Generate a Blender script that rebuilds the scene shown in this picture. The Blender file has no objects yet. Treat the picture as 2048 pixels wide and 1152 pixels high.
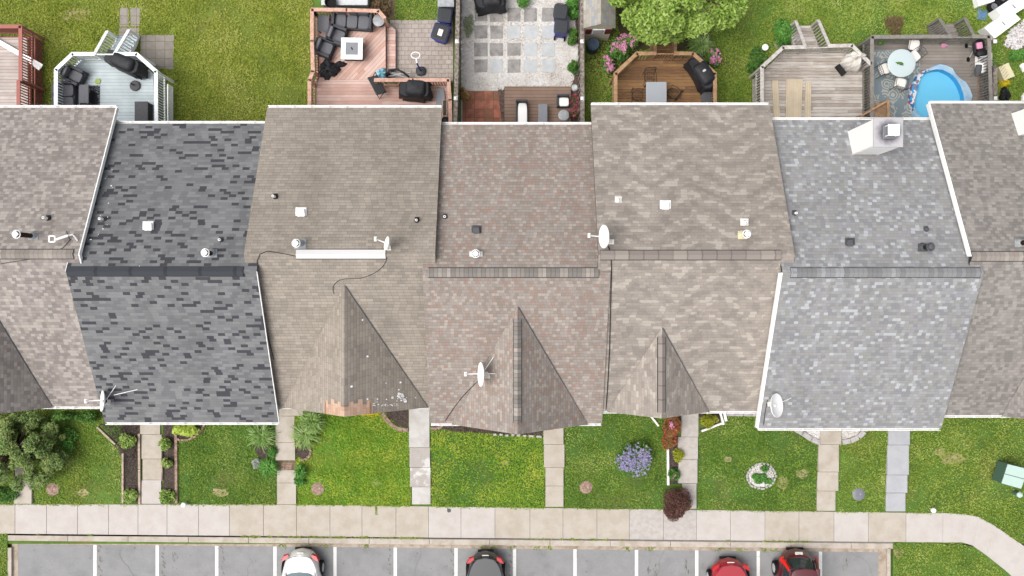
import bpy, math, random
import numpy as np
from mathutils import Vector, Matrix
random.seed(7)
R = math.radians
S = bpy.context.scene
C = S.collection
# ---------------------------------------------------------------- camera, world, sun, exposure
H, FPX = 38.0, 1672.0                      # camera height (m), focal length in photo pixels
cam = bpy.data.cameras.new('camera'); cam.sensor_width = 36; cam.lens = 36 * FPX / 2048; cam.clip_end = 500
co = bpy.data.objects.new('camera', cam); co.location = (0, 0, H); C.objects.link(co); S.camera = co
SUN_EL, SUN_AZ = 62, 252                   # azimuth clockwise from +Y: light comes from the lower left
w = bpy.data.worlds.new('World'); S.world = w; w.use_nodes = True
wn = w.node_tree.nodes; wl = w.node_tree.links
sky = wn.new('ShaderNodeTexSky'); sky.sky_type = 'NISHITA'; sky.sun_disc = False
sky.sun_elevation = R(SUN_EL); sky.sun_rotation = R(SUN_AZ); sky.dust_density = 4.0; sky.ozone_density = 0.6; sky.air_density = 0.7
bg = wn['Background']; bg.inputs['Strength'].default_value = 0.15
hs = wn.new('ShaderNodeHueSaturation'); hs.inputs['Saturation'].default_value = .3   # thin white overcast
wl.new(sky.outputs['Color'], hs.inputs['Color']); wl.new(hs.outputs[0], bg.inputs['Color'])
sl = bpy.data.lights.new('sun', 'SUN'); sl.energy = 1.15; sl.angle = R(48); sl.color = (1.0, 0.96, 0.9)
so = bpy.data.objects.new('sun', sl); C.objects.link(so)
az, el = R(SUN_AZ), R(SUN_EL)
sd = Vector((math.sin(az) * math.cos(el), math.cos(az) * math.cos(el), math.sin(el)))
so.rotation_euler = sd.to_track_quat('Z', 'Y').to_euler(); so.location = sd * 60
S.view_settings.view_transform = 'Standard'; S.view_settings.look = 'None'; S.view_settings.exposure = 0.84
S.cycles.max_bounces = 6

# ---------------------------------------------------------------- helpers
def W(px, py, z=0.0):
    k = (H - z) / FPX
    return Vector(((px - 1024) * k, (576 - py) * k, z))
def gz(x, y):
    """height of the open ground"""
    if y < -9.6: return 0.12
    if y < -6.2: return 0.12 + (y + 9.6) / 3.4 * 0.48
    return 0.6
def G(px, py, dz=0.0):
    z = 0.6
    for _ in range(6):
        p = W(px, py, z); z = gz(p.x, p.y)
    return W(px, py, z + dz)
KALB = 1.5
def hexc(h, k=None):
    k = KALB if k is None else k
    h = h.lstrip('#'); o = []
    for i in (0, 2, 4):
        v = int(h[i:i+2], 16) / 255
        v = v / 12.92 if v <= .04045 else ((v + .055) / 1.055) ** 2.4
        o.append(min(v / k, .85))
    return (*o, 1)
class NT:
    def __init__(s, name):
        s.m = bpy.data.materials.new(name); s.m.use_nodes = True
        s.t = s.m.node_tree; s.n = s.t.nodes; s.l = s.t.links; s.b = s.n['Principled BSDF']
    def new(s, t, **k):
        n = s.n.new(t)
        for a, v in k.items(): setattr(n, a, v)
        return n
    def put(s, sock, v):
        if hasattr(v, 'is_output') or isinstance(v, bpy.types.NodeSocket): s.l.new(v, sock)
        else: sock.default_value = v
    def math(s, op, a, b=0.0, c=0.0):
        n = s.new('ShaderNodeMath', operation=op); s.put(n.inputs[0], a); s.put(n.inputs[1], b); s.put(n.inputs[2], c); return n.outputs[0]
    def xyz(s, a, b, c=0.0):
        n = s.new('ShaderNodeCombineXYZ'); s.put(n.inputs[0], a); s.put(n.inputs[1], b); s.put(n.inputs[2], c); return n.outputs[0]
    def white(s, v):
        n = s.new('ShaderNodeTexWhiteNoise', noise_dimensions='3D'); s.put(n.inputs['Vector'], v); return n.outputs['Value']
    def noise(s, v, scale, detail=4, rough=.6):
        n = s.new('ShaderNodeTexNoise'); s.put(n.inputs['Vector'], v); n.inputs['Scale'].default_value = scale
        n.inputs['Detail'].default_value = detail; n.inputs['Roughness'].default_value = rough; return n.outputs['Fac']
    def ramp(s, f, stops, const=False):
        n = s.new('ShaderNodeValToRGB'); s.put(n.inputs[0], f); cr = n.color_ramp
        cr.interpolation = 'CONSTANT' if const else 'LINEAR'
        while len(cr.elements) < len(stops): cr.elements.new(1.0)
        for e, (p, c) in zip(cr.elements, stops): e.position = p; e.color = c if not isinstance(c, str) else hexc(c)
        return n.outputs[0]
    def mix(s, f, a, b, mode='MIX'):
        n = s.new('ShaderNodeMix', data_type='RGBA', blend_type=mode); s.put(n.inputs[0], f); s.put(n.inputs[6], a); s.put(n.inputs[7], b); return n.outputs[2]
    def mapr(s, v, a, b, c, d):
        n = s.new('ShaderNodeMapRange'); s.put(n.inputs[0], v)
        for i, q in enumerate((a, b, c, d)): n.inputs[1+i].default_value = q
        return n.outputs[0]
    def grey(s, v):
        n = s.new('ShaderNodeCombineColor'); [s.put(n.inputs[i], v) for i in range(3)]; return n.outputs[0]
    def obj(s): return s.new('ShaderNodeTexCoord').outputs['Object']
    def pos(s): return s.new('ShaderNodeNewGeometry').outputs['Position']
    def bump(s, h, st, d=.02):
        n = s.new('ShaderNodeBump'); n.inputs['Strength'].default_value = st; n.inputs['Distance'].default_value = d
        s.put(n.inputs['Height'], h); s.l.new(n.outputs[0], s.b.inputs['Normal'])
    def fin(s, col, rough=.8, spec=.3, metal=0.0):
        s.put(s.b.inputs['Base Color'], col); s.put(s.b.inputs['Roughness'], rough)
        s.b.inputs['Specular IOR Level'].default_value = spec; s.b.inputs['Metallic'].default_value = metal
        return s.m
def mat(name, h, rough=.75, var=.18, scale=6, h2=None, bump=.0, spec=.3, metal=0.0, thr=(.42, .62)):
    t = NT(name); p = t.pos(); f = t.noise(p, scale); fine = t.noise(p, scale * 9, 2)
    v = t.mapr(t.math('ADD', t.math('MULTIPLY', f, .65), t.math('MULTIPLY', fine, .35)), .3, .7, 1 - var, 1 + var * .8)
    base = hexc(h)
    if h2: base = t.mix(t.mapr(t.noise(p, scale * .6, 5), thr[0], thr[1], 0, 1), hexc(h), hexc(h2))
    col = t.mix(1.0, base, t.grey(v), 'MULTIPLY')
    if bump: t.bump(t.noise(p, scale * 6, 4), bump)
    return t.fin(col, rough, spec, metal)
def island(name, hexes, rough=.65, trans=.25, spec=.25, nscale=1.2, rw=.6):
    """leaves, blades, chips: every loose piece takes its own tone"""
    t = NT(name); g = t.new('ShaderNodeNewGeometry'); r = g.outputs['Random Per Island']
    n = t.noise(g.outputs['Position'], nscale, 3)
    f = t.math('ADD', t.math('MULTIPLY', r, rw), t.mapr(n, .33, .67, 0, 1-rw))
    k = len(hexes); col = t.ramp(f, [(i / max(1, k - 1), h) for i, h in enumerate(hexes)])
    t.fin(col, rough, spec)
    if trans:
        tr = t.new('ShaderNodeBsdfTranslucent'); t.l.new(col, tr.inputs[0]); mx = t.new('ShaderNodeMixShader'); mx.inputs[0].default_value = trans
        t.l.new(t.b.outputs[0], mx.inputs[1]); t.l.new(tr.outputs[0], mx.inputs[2]); t.l.new(mx.outputs[0], t.n['Material Output'].inputs[0])
    return t.m
def boards(name, hexes, width=.14, ang=0.0, gap=.08, streak=.35, rough=.8, gapdark=.35):
    """deck boards: running along X turned by ang"""
    t = NT(name); p = t.obj(); m = t.new('ShaderNodeMapping'); m.inputs['Rotation'].default_value = (0, 0, -ang); t.l.new(p, m.inputs[0])
    sp = t.new('ShaderNodeSeparateXYZ'); t.l.new(m.outputs[0], sp.inputs[0])
    v = t.math('DIVIDE', sp.outputs[1], width); row = t.math('FLOOR', v); fr = t.math('FRACT', v)
    rnd = t.white(t.xyz(row, 3.1)); seg = t.white(t.xyz(t.math('FLOOR', t.math('ADD', t.math('DIVIDE', sp.outputs[0], 2.4), t.math('MULTIPLY', rnd, 5))), row))
    st = t.noise(t.xyz(t.math('MULTIPLY', sp.outputs[0], .9), t.math('MULTIPLY', sp.outputs[1], 22)), 1.6, 6, .7)
    f = t.math('ADD', t.math('MULTIPLY', seg, 1 - streak), t.math('MULTIPLY', t.mapr(st, .3, .7, 0, 1), streak))
    k = len(hexes); col = t.ramp(f, [(i / max(1, k - 1), h) for i, h in enumerate(hexes)])
    big = t.mapr(t.noise(p, .9, 4), .35, .65, .86, 1.1)
    g = t.mapr(fr, 0, gap, gapdark, 1)
    g2 = t.math('GREATER_THAN', fr, gap); g = t.math('MAXIMUM', g2, gapdark)
    col = t.mix(1, col, t.grey(t.math('MULTIPLY', g, big)), 'MULTIPLY')
    t.bump(t.math('ADD', g, t.math('MULTIPLY', st, .3)), .4, .01)
    return t.fin(col, rough)
def shingle(name, stops, w=.14, h=.125, joint=.05, jd=.8, rowd=.72, rnd=.75, slow=.5, wav=0.0, weather=.12, merge=True, rowh=.12, dim=.9):
    t = NT(name); uv = t.new('ShaderNodeUVMap'); sp = t.new('ShaderNodeSeparateXYZ'); t.l.new(uv.outputs[0], sp.inputs[0])
    u0, v0 = sp.outputs[0], sp.outputs[1]
    wob = t.noise(t.xyz(u0, v0), .8, 2); vv = t.math('DIVIDE', t.math('ADD', v0, t.math('MULTIPLY', wob, .03)), h)
    row = t.math('FLOOR', vv); rr = t.white(t.xyz(row, 1.7))
    uu = t.math('ADD', t.math('DIVIDE', u0, w), t.math('MULTIPLY', rr, 7.3)); cell = t.math('FLOOR', uu)
    a = t.white(t.xyz(cell, row))
    if merge:
        c2 = t.math('FLOOR', t.math('MULTIPLY', uu, .5)); b = t.white(t.xyz(c2, row, 9.0))
        sel = t.math('GREATER_THAN', t.white(t.xyz(c2, row, 4.0)), .55)
        a = t.math('ADD', t.math('MULTIPLY', a, t.math('SUBTRACT', 1, sel)), t.math('MULTIPLY', b, sel))
    sl_ = t.noise(t.xyz(t.math('MULTIPLY', cell, w * 1.0), t.math('MULTIPLY', row, h * 1.6)), .9, 2)
    f = t.math('ADD', t.math('MULTIPLY', a, rnd), t.math('MULTIPLY', t.mapr(sl_, .3, .7, 0, 1), 1 - rnd))
    if wav:
        wv = t.math('SINE', t.math('ADD', t.math('MULTIPLY', t.math('ABSOLUTE', t.math('SUBTRACT', t.math('FRACT', t.math('DIVIDE', u0, 2.9)), .5)), 15), t.math('ADD', t.math('MULTIPLY', v0, 7.5), t.math('MULTIPLY', wob, 5))))
        f = t.math('ADD', f, t.math('MULTIPLY', wv, wav))
    col = t.ramp(f, stops, True)
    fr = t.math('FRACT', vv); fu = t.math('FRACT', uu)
    lr = t.math('MAXIMUM', t.math('GREATER_THAN', fr, rowh), rowd); lj = t.math('MAXIMUM', t.math('GREATER_THAN', fu, joint), jd)  # lr paints the shadow line of each course into the colour; lj is the joint
    wea = t.mapr(t.noise(t.xyz(u0, t.math('MULTIPLY', v0, .3)), .6, 5, .65), .3, .7, 1 - weather, 1 + weather)
    gr = t.mapr(t.noise(t.xyz(u0, v0), 60, 2), .3, .7, .93, 1.07)
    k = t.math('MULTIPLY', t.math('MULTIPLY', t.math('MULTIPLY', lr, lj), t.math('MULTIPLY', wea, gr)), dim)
    t.bump(fr, .35, .012)
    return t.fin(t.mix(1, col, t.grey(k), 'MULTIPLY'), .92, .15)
def glass(name, h, rough=.06):
    t = NT(name); return t.fin(hexc(h), rough, .8)

ORG = {}
class MB:
    def __init__(s): s.v = []; s.f = []; s.m = []; s.uv = {}
    def add(s, vs, fs, mi=0, uvs=None):
        o = len(s.v); s.v += [tuple(v) for v in vs]
        for i, f in enumerate(fs):
            if uvs: s.uv[len(s.f)] = uvs[i]
            s.f.append(tuple(o + a for a in f)); s.m.append(mi)
        return s
    def hexa(s, b, t, mi=0):
        return s.add(list(b) + list(t), [(3, 2, 1, 0), (4, 5, 6, 7), (0, 1, 5, 4), (1, 2, 6, 5), (2, 3, 7, 6), (3, 0, 4, 7)], mi)
    def box(s, x0, x1, y0, y1, z0, z1, mi=0):
        return s.hexa([(x0, y0, z0), (x1, y0, z0), (x1, y1, z0), (x0, y1, z0)], [(x0, y0, z1), (x1, y0, z1), (x1, y1, z1), (x0, y1, z1)], mi)
    def ob(s, c, sz, rz=0.0, mi=0, rx=0.0, ry=0.0):
        M = Matrix.Translation(c) @ Matrix.Rotation(rz, 4, 'Z') @ Matrix.Rotation(ry, 4, 'Y') @ Matrix.Rotation(rx, 4, 'X')
        a, b, d = sz[0] / 2, sz[1] / 2, sz[2] / 2
        q = [M @ Vector(p) for p in [(-a, -b, -d), (a, -b, -d), (a, b, -d), (-a, b, -d), (-a, -b, d), (a, -b, d), (a, b, d), (-a, b, d)]]
        return s.hexa(q[:4], q[4:], mi)
    def beam(s, p0, p1, wd, ht, mi=0, ext=0.0):
        p0, p1 = Vector(p0), Vector(p1); d = (p1 - p0).normalized(); p0 = p0 - d * ext; p1 = p1 + d * ext
        sd_ = d.cross(Vector((0, 0, 1)))
        if sd_.length < 1e-4: sd_ = Vector((1, 0, 0))
        sd_.normalize(); up = sd_.cross(d).normalized(); a = sd_ * wd / 2; b = up * ht / 2
        return s.hexa([p0 - a - b, p0 + a - b, p1 + a - b, p1 - a - b], [p0 - a + b, p0 + a + b, p1 + a + b, p1 - a + b], mi)
    def loft(s, rings, mi=0, cap=True, close=True):
        n = len(rings[0]); vs = [p for r in rings for p in r]; fs = []
        for i in range(len(rings) - 1):
            for j in range(n if close else n - 1):
                k = (j + 1) % n; fs.append((i*n+j, i*n+k, (i+1)*n+k, (i+1)*n+j))
        if cap: fs.append(tuple(reversed(range(n)))); fs.append(tuple((len(rings)-1)*n + j for j in range(n)))
        return s.add(vs, fs, mi)
    def tube(s, pts, r, n=8, mi=0):
        pts = [Vector(p) for p in pts]; rr = r if isinstance(r, (list, tuple)) else [r] * len(pts); rings = []
        for i, p in enumerate(pts):
            d = (pts[min(i+1, len(pts)-1)] - pts[max(i-1, 0)]).normalized()
            a = d.cross(Vector((0, 0, 1)))
            if a.length < .05: a = Vector((1, 0, 0)) - d * d.x
            a.normalize(); b = d.cross(a)
            rings.append([p + (a * math.cos(6.2832*j/n) + b * math.sin(6.2832*j/n)) * rr[i] for j in range(n)])
        return s.loft(rings, mi)
    def lathe(s, c, prof, n=24, mi=0, sx=1.0, sy=1.0, cap=True):
        c = Vector(c); return s.loft([[c + Vector((r * sx * math.cos(6.2832*j/n), r * sy * math.sin(6.2832*j/n), z)) for j in range(n)] for r, z in prof], mi, cap)
    def prism(s, poly, z0, z1, mi=0):
        n = len(poly); A = sum(poly[i][0]*poly[(i+1) % n][1] - poly[(i+1) % n][0]*poly[i][1] for i in range(n))
        if A < 0: poly = list(reversed(poly))
        return s.loft([[(p[0], p[1], z0) for p in poly], [(p[0], p[1], z1) for p in poly]], mi)
    def sheet(s, pts, mi=0):
        pts = [tuple(p) for p in pts]; n = len(pts)
        A = sum(pts[i][0]*pts[(i+1) % n][1] - pts[(i+1) % n][0]*pts[i][1] for i in range(n))
        if A < 0: pts.reverse()
        return s.add(pts, [tuple(range(n))], mi)
    def build(s, name, mats, parent=None, smooth=False, bevel=0.0, local=False, flat_at=None):
        if not isinstance(mats, (list, tuple)): mats = [mats]
        v = np.array(s.v, dtype=np.float64)
        if parent is not None: o = (0, 0, 0) if local else ORG.get(parent.name, (0, 0, 0))
        elif local: o = (0, 0, 0)
        else: mn, mx = v.min(0), v.max(0); o = ((mn[0]+mx[0])/2, (mn[1]+mx[1])/2, mn[2])
        v = v - np.array(o)
        me = bpy.data.meshes.new(name); me.from_pydata([tuple(q) for q in v], [], s.f)
        for m_ in mats: me.materials.append(m_)
        me.polygons.foreach_set('material_index', s.m)
        if s.uv:
            ul = me.uv_layers.new(name='UVMap')
            for i, uvs in s.uv.items():
                for k, li in enumerate(me.polygons[i].loop_indices): ul.data[li].uv = uvs[k]
        if smooth: me.polygons.foreach_set('use_smooth', [True] * len(me.polygons))
        me.update(); ob_ = bpy.data.objects.new(name, me); C.objects.link(ob_)
        if parent is not None: ob_.parent = parent; ORG[ob_.name] = ORG.get(parent.name, (0, 0, 0))
        else: ob_.location = o; ORG[ob_.name] = o
        if bevel:
            b = ob_.modifiers.new('bevel', 'BEVEL'); b.width = bevel; b.segments = 2; b.limit_method = 'ANGLE'
        if smooth:
            try: me.set_sharp_from_angle(angle=R(40))
            except Exception: pass
        return ob_
def ring(cx, cy, sx, sy, z, n=4.0, k=28, rz=0.0, dz=None):
    out = []; c_, s_ = math.cos(rz), math.sin(rz)
    for j in range(k):
        t = 6.2832 * j / k; a, b = math.cos(t), math.sin(t)
        x = sx * math.copysign(abs(a) ** (2/n), a); y = sy * math.copysign(abs(b) ** (2/n), b)
        out.append(Vector((cx + x*c_ - y*s_, cy + x*s_ + y*c_, z + (dz(x, y) if dz else 0))))
    return out
def tag(o, label=None, cat=None, group=None, kind=None):
    if label: o['label'] = label
    if cat: o['category'] = cat
    if group: o['group'] = group
    if kind: o['kind'] = kind
    return o
def struct(o): o['kind'] = 'structure'; return o
def thing(name, label, cat, loc, group=None, rz=0.0, local=False):
    o = bpy.data.objects.new(name, None); o.empty_display_size = .2; C.objects.link(o); o.location = loc; o.rotation_euler = (0, 0, rz)
    ORG[o.name] = (0, 0, 0) if local else tuple(loc); return tag(o, label, cat, group)
def dup(root, loc, rz=0.0, label=None):
    r = root.copy(); C.objects.link(r); r.location = loc; r.rotation_euler = (0, 0, rz)
    if label: r['label'] = label
    for ch in list(root.children):
        c = ch.copy(); C.objects.link(c); c.parent = r
        for g in ch.children: d = g.copy(); C.objects.link(d); d.parent = c
    return r
EXCL = []
def excl(pts): EXCL.append([(p[0], p[1]) for p in pts])
def inpoly(P, poly):
    x, y = P[:, 0], P[:, 1]; r = np.zeros(len(P), bool); n = len(poly)
    for i in range(n):
        x0, y0 = poly[i]; x1, y1 = poly[(i+1) % n]
        if y0 == y1: continue
        c = ((y0 > y) != (y1 > y)) & (x < (x1-x0)*(y-y0)/(y1-y0)+x0); r ^= c
    return r
rng = np.random.default_rng(5)
def leaves(pos, size, tilt=.6, asp=.45, up=None):
    """arrays of diamond leaves at pos (N,3): returns verts, faces"""
    n = len(pos); th = rng.uniform(0, 6.2832, n); el_ = rng.normal(0, tilt, n); ro = rng.normal(0, tilt, n)
    sz = size * rng.uniform(.6, 1.35, n)
    d = np.stack([np.cos(th)*np.cos(el_), np.sin(th)*np.cos(el_), np.sin(el_)], 1)
    s0 = np.stack([-np.sin(th), np.cos(th), np.zeros(n)], 1); u = np.cross(d, s0)
    s_ = s0*np.cos(ro)[:, None] + u*np.sin(ro)[:, None]; u = np.cross(d, s_)
    L = sz[:, None]; Wd = (sz*asp)[:, None]
    v = np.stack([pos - d*L*.5, pos + s_*Wd*.5 + u*L*.06, pos + d*L*.5 - u*L*.12, pos - s_*Wd*.5 + u*L*.06], 1).reshape(-1, 3)
    f = np.arange(n*4).reshape(n, 4)
    return v, f
def npmesh(name, v, f, m, parent=None):
    v = np.asarray(v)
    if len(v) == 0: v = np.zeros((4, 3)); f = np.array([[0, 1, 2, 3]])
    if parent is not None: o = np.array(ORG.get(parent.name, (0, 0, 0)))
    else: o = np.array([v[:, 0].mean(), v[:, 1].mean(), v[:, 2].min()])
    v = v - o; me = bpy.data.meshes.new(name); k = f.shape[1]
    me.vertices.add(len(v)); me.vertices.foreach_set('co', v.astype(np.float32).ravel())
    me.loops.add(f.size); me.loops.foreach_set('vertex_index', f.astype(np.int32).ravel())
    me.polygons.add(len(f)); me.polygons.foreach_set('loop_start', (np.arange(len(f))*k).astype(np.int32)); me.polygons.foreach_set('loop_total', np.full(len(f), k, np.int32))
    me.materials.append(m); me.update(calc_edges=True)
    ob_ = bpy.data.objects.new(name, me); C.objects.link(ob_)
    if parent is not None: ob_.parent = parent; ORG[ob_.name] = tuple(o)
    else: ob_.location = o
    return ob_
def cloud(blobs, n, shell=.35):
    """points through a crown made of ellipsoid clumps (cx,cy,cz,rx,ry,rz)"""
    B = np.array(blobs, float); wt = (B[:, 3]*B[:, 4]*B[:, 5]) ** (2/3); idx = rng.choice(len(B), n, p=wt/wt.sum())
    d = rng.normal(size=(n, 3)); d /= np.linalg.norm(d, axis=1)[:, None]
    r = (1 - shell*np.abs(rng.normal(0, .7, n))).clip(.1, 1.08)
    return B[idx, :3] + d*B[idx, 3:]*r[:, None]

# ---------------------------------------------------------------- materials
M = {}
def mm(k, *a, **kw): M[k] = mat(k, *a, **kw)
mm('concrete_pink', '#d0c9c4', .85, .06, 3, '#cac2bb', .2)
mm('concrete_tan', '#c8bfb3', .85, .07, 3, '#c0b5a6', .2)
mm('concrete_grey', '#cac3bd', .85, .09, 9, '#beb7b1', .3)
mm('walk', '#cac1b5', .85, .08, 3, '#bdb2a3', .2)
mm('walk_white', '#d6d3d0', .85, .08, 2.5, '#c4beb8', .2)
mm('walk_grey', '#bdb6b0', .85, .12, 2.5, '#dedbd8', .2, thr=(.5, .56))
mm('walk_blue', '#bfc0c4', .85, .05, 3, '#b7b8bd', .2)
mm('kerb', '#cbc1b6', .85, .1, 4, '#baae9f', .2)
mm('gutter_conc', '#bfb1a1', .9, .16, 5, '#a59480', .3)
mm('asphalt', '#9b9b9b', .92, .13, 1.6, '#8b8b8c', .5, thr=(.5, .75))
mm('paint', '#f4f3f1', .6, .08, 14, '#b9b7b4', thr=(.6, .68))
mm('crack', '#84807b', .95, .2, 10)
mm('white', '#f6f5f3', .5, .03, 4)
mm('offwhite', '#e7e3dc', .6, .06, 4)
mm('siding', '#cfc8bc', .7, .06, 4)
mm('mulch', '#4a403b', .98, .5, 22, '#6b5e56', .9)
mm('mulch_brown', '#7c6c62', .98, .4, 22, '#5a4a42', .9)
mm('soil', '#8a7760', .98, .3, 10, '#6f5f4c', .8)
mm('soil_dark', '#5c5038', .98, .3, 10, '#4a5230', .8)
mm('black', '#1d1d1f', .6, .2, 5)
mm('black_cloth', '#34353a', .6, .3, 4, '#26272b', .3)
mm('grey_cloth', '#77787d', .9, .1, 20, bump=.3)
mm('grey_wicker', '#56575c', .85, .2, 60, bump=.4)
mm('grey_metal', '#8d9096', .45, .1, 8, metal=.3)
mm('silver', '#d8dadb', .4, .1, 8, metal=.1)
mm('galv', '#b7babd', .5, .15, 12, '#a4a8ab', metal=.1)
mm('rust', '#4a1f0a', .8, .3, 12, '#150c08')
mm('edging', '#cbb8a6', .9, .15, 12, '#ab9684', .3)
mm('brick_edge', '#b49a8a', .9, .2, 14, '#8d7263', .4)
mm('block', '#c9c5c4', .9, .1, 14, '#b5b0ae', .4)
mm('gravel_base', '#dcd6cf', .95, .25, 30, '#b9aea2', .6)
mm('slab_dark', '#adaaa7', .9, .1, 5, '#918d89', .2)
mm('slab_light', '#cfd2d4', .9, .05, 5, '#c2c5c7', .2)
mm('red_rail', '#b5746a', .8, .12, 8)
mm('white_rail', '#f0f3f6', .6, .04, 8)
mm('pink_rail', '#e6bca9', .8, .1, 12, '#c99d89')
mm('brown_rail', '#bf9a77', .8, .12, 12, '#a5815f')
mm('weather_rail', '#dcd6d0', .8, .12, 12, '#bdb5ae')
mm('grey_rail', '#98938c', .8, .1, 12, '#86817a')
mm('fence_wood', '#a39990', .9, .35, 14, '#6f635a', .4)
mm('bark', '#5b4a3b', .95, .3, 12, bump=.6)
mm('blue_bin', '#3442b4', .5, .08, 6)
mm('barrel', '#2c3e52', .5, .15, 6)
mm('bin_dark', '#3f4145', .6, .12, 8)
mm('util_green', '#5a7a6a', .6, .06, 4)
mm('util_mint', '#c6dfd6', .5, .04, 4)
mm('pool_blue', '#74d0f7', .4, .03, 1.2)
mm('pool_wall', '#48b4f0', .45, .05, 2)
mm('pool_rim', '#cbe8fb', .5, .05, 3, '#aed6f5')
mm('orange_tan', '#d9a877', .85, .2, 10)
mm('yellow', '#e8cf2e', .6, .12, 8)
mm('cream', '#efe6bc', .7, .06, 6)
mm('tarp_blue', '#5f86b5', .7, .2, 6)
mm('cyan_bag', '#79c9de', .5, .2, 8, '#bfe8f2')
mm('rubber', '#151515', .8, .2, 8)
mm('red_light', '#c81424', .25, .1, 8, spec=.6)
mm('red_bright', '#f4281c', .25, .05, 8, spec=.6)
mm('shutter', '#6f2c30', .7, .1, 8)
mm('shed_wall', '#e0d8c2', .8, .06, 8)
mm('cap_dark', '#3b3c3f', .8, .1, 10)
mm('lead_dark', '#5c5d60', .7, .2, 10)
mm('burlap', '#c4a26c', .95, .2, 16, '#a98655', .5)
mm('teal_rug', '#8a9a9f', .95, .1, 12)
mm('window', '#3b444c', .2, .1, 3, spec=.7)
M['table_glass'] = glass('table_glass', '#d3e2e4', .12)
M['table_grey'] = glass('table_grey', '#b4b9bf', .18)
def paint_mat(k, h, rough=.18, spec=.7):
    t = NT(k); t.b.inputs['Coat Weight'].default_value = .6; t.b.inputs['Coat Roughness'].default_value = .05; M[k] = t.fin(hexc(h), .35, spec)
paint_mat('car_white', '#f5f5f3'); paint_mat('car_black', '#2a2b30'); paint_mat('car_red', '#b0162a'); paint_mat('car_maroon', '#5e1420')
M['car_glass'] = glass('car_glass', '#3a4348', .04); M['car_glass_light'] = glass('car_glass_light', '#93a3a8', .05)
M['blue_deck'] = boards('blue_deck', ['#cbd8dc', '#d6e2e6', '#c3d0d4'], .145, 0, .07)
M['red_deck'] = boards('red_deck', ['#cdc2bb', '#bdb0a8', '#dad0ca'], .145, 0, .09)
M['pink_deck'] = boards('pink_deck', ['#dfbbae', '#e8cabf', '#d2a798', '#e3c2b6'], .145, 0, .07)
M['pink_diag'] = boards('pink_diag', ['#dfb8aa', '#eaccc0', '#d2a595', '#e3c1b4'], .145, R(47), .07)
M['comp_deck'] = boards('comp_deck', ['#92796a', '#9a8171', '#8c7465'], .15, 0, .1, .15, gapdark=.3)
M['brown_deck'] = boards('brown_deck', ['#8a6747', '#a98258', '#74543b', '#b48c60'], .14, 0, .08, .5)
M['weather_deck'] = boards('weather_deck', ['#c3b9af', '#ddd6ce', '#a99c90', '#e2dcd5'], .14, 0, .1, .6)
M['grey_deck'] = boards('grey_deck', ['#938b84', '#9d958e', '#8a827b'], .14, 0, .08, .3)
M['plank'] = boards('plank', ['#d8c6a8', '#e0d0b6', '#cdb996'], .09, R(90), .06, .5)
def brickpave(k, hexes, w_, h_, mort, off=.5, ang=0, ms=.012):
    t = NT(k); m = t.new('ShaderNodeMapping'); m.inputs['Rotation'].default_value = (0, 0, ang); t.l.new(t.pos(), m.inputs[0])
    sp = t.new('ShaderNodeSeparateXYZ'); t.l.new(m.outputs[0], sp.inputs[0])
    v = t.math('DIVIDE', sp.outputs[1], h_); row = t.math('FLOOR', v)
    u = t.math('ADD', t.math('DIVIDE', sp.outputs[0], w_), t.math('MULTIPLY', t.math('MODULO', row, 2), off)); cell = t.math('FLOOR', u)
    a = t.white(t.xyz(cell, row)); n = t.noise(m.outputs[0], 3, 5)
    f = t.math('ADD', t.math('MULTIPLY', a, .55), t.mapr(n, .35, .65, 0, .45))
    col = t.ramp(f, [(i / (len(hexes) - 1), h) for i, h in enumerate(hexes)])
    g = t.math('MULTIPLY', t.math('GREATER_THAN', t.math('FRACT', v), ms/h_*1.5), t.math('GREATER_THAN', t.math('FRACT', u), ms/w_*1.5))
    col = t.mix(g, hexc(mort), col); t.bump(g, .5, .01); M[k] = t.fin(col, .9)
brickpave('pavers', ['#a89d95', '#c2b7ae', '#b3a79e', '#cbc1b8'], .3, .2, '#8b8177')
brickpave('old_pavers', ['#8f877f', '#a59d95', '#978f84'], .42, .38, '#75764e', 0)
brickpave('red_pavers', ['#a5614f', '#bd7a66', '#96634f', '#8d7059'], .42, .4, '#6b5546', 0)
def rugmat(k, a, b, scale):
    t = NT(k); vo = t.new('ShaderNodeTexVoronoi', feature='F1'); t.l.new(t.pos(), vo.inputs['Vector']); vo.inputs['Scale'].default_value = scale
    s_ = t.math('SINE', t.math('MULTIPLY', vo.outputs['Distance'], 26)); n = t.noise(t.pos(), 1.4, 2)
    f = t.math('MULTIPLY', t.math('GREATER_THAN', s_, 0), t.math('GREATER_THAN', n, .47)); M[k] = t.fin(t.mix(f, hexc(a), hexc(b)), .95)
rugmat('rug_blue', '#84939a', '#b9b8b0', 2.6); rugmat('rug_black', '#2b2c31', '#84868c', 4.5)
def confetti(k, hexes, scale):
    t = NT(k); vo = t.new('ShaderNodeTexVoronoi', feature='F1'); t.l.new(t.pos(), vo.inputs['Vector']); vo.inputs['Scale'].default_value = scale
    sp = t.new('ShaderNodeSeparateXYZ'); t.l.new(vo.outputs['Color'], sp.inputs[0])
    M[k] = t.fin(t.ramp(sp.outputs[0], [(i/len(hexes), h) for i, h in enumerate(hexes)], True), .6)
confetti('pool_pattern', ['#3f79b8', '#d6dfe6', '#c94f57', '#8a7f86', '#e8e4e0', '#2f9fe0'], 9)
def concrete_top():
    t = NT('sooty_cap'); p = t.obj(); ln = t.new('ShaderNodeVectorMath', operation='LENGTH'); t.l.new(p, ln.inputs[0])
    f = t.math('ADD', ln.outputs['Value'], t.math('MULTIPLY', t.noise(p, 6, 4), .25))
    M['sooty_cap'] = t.fin(t.ramp(f, [(0, '#4a474c'), (.33, '#57545a'), (.5, '#a19ea3'), (.62, '#c2c0c2')]), .85)
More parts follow.
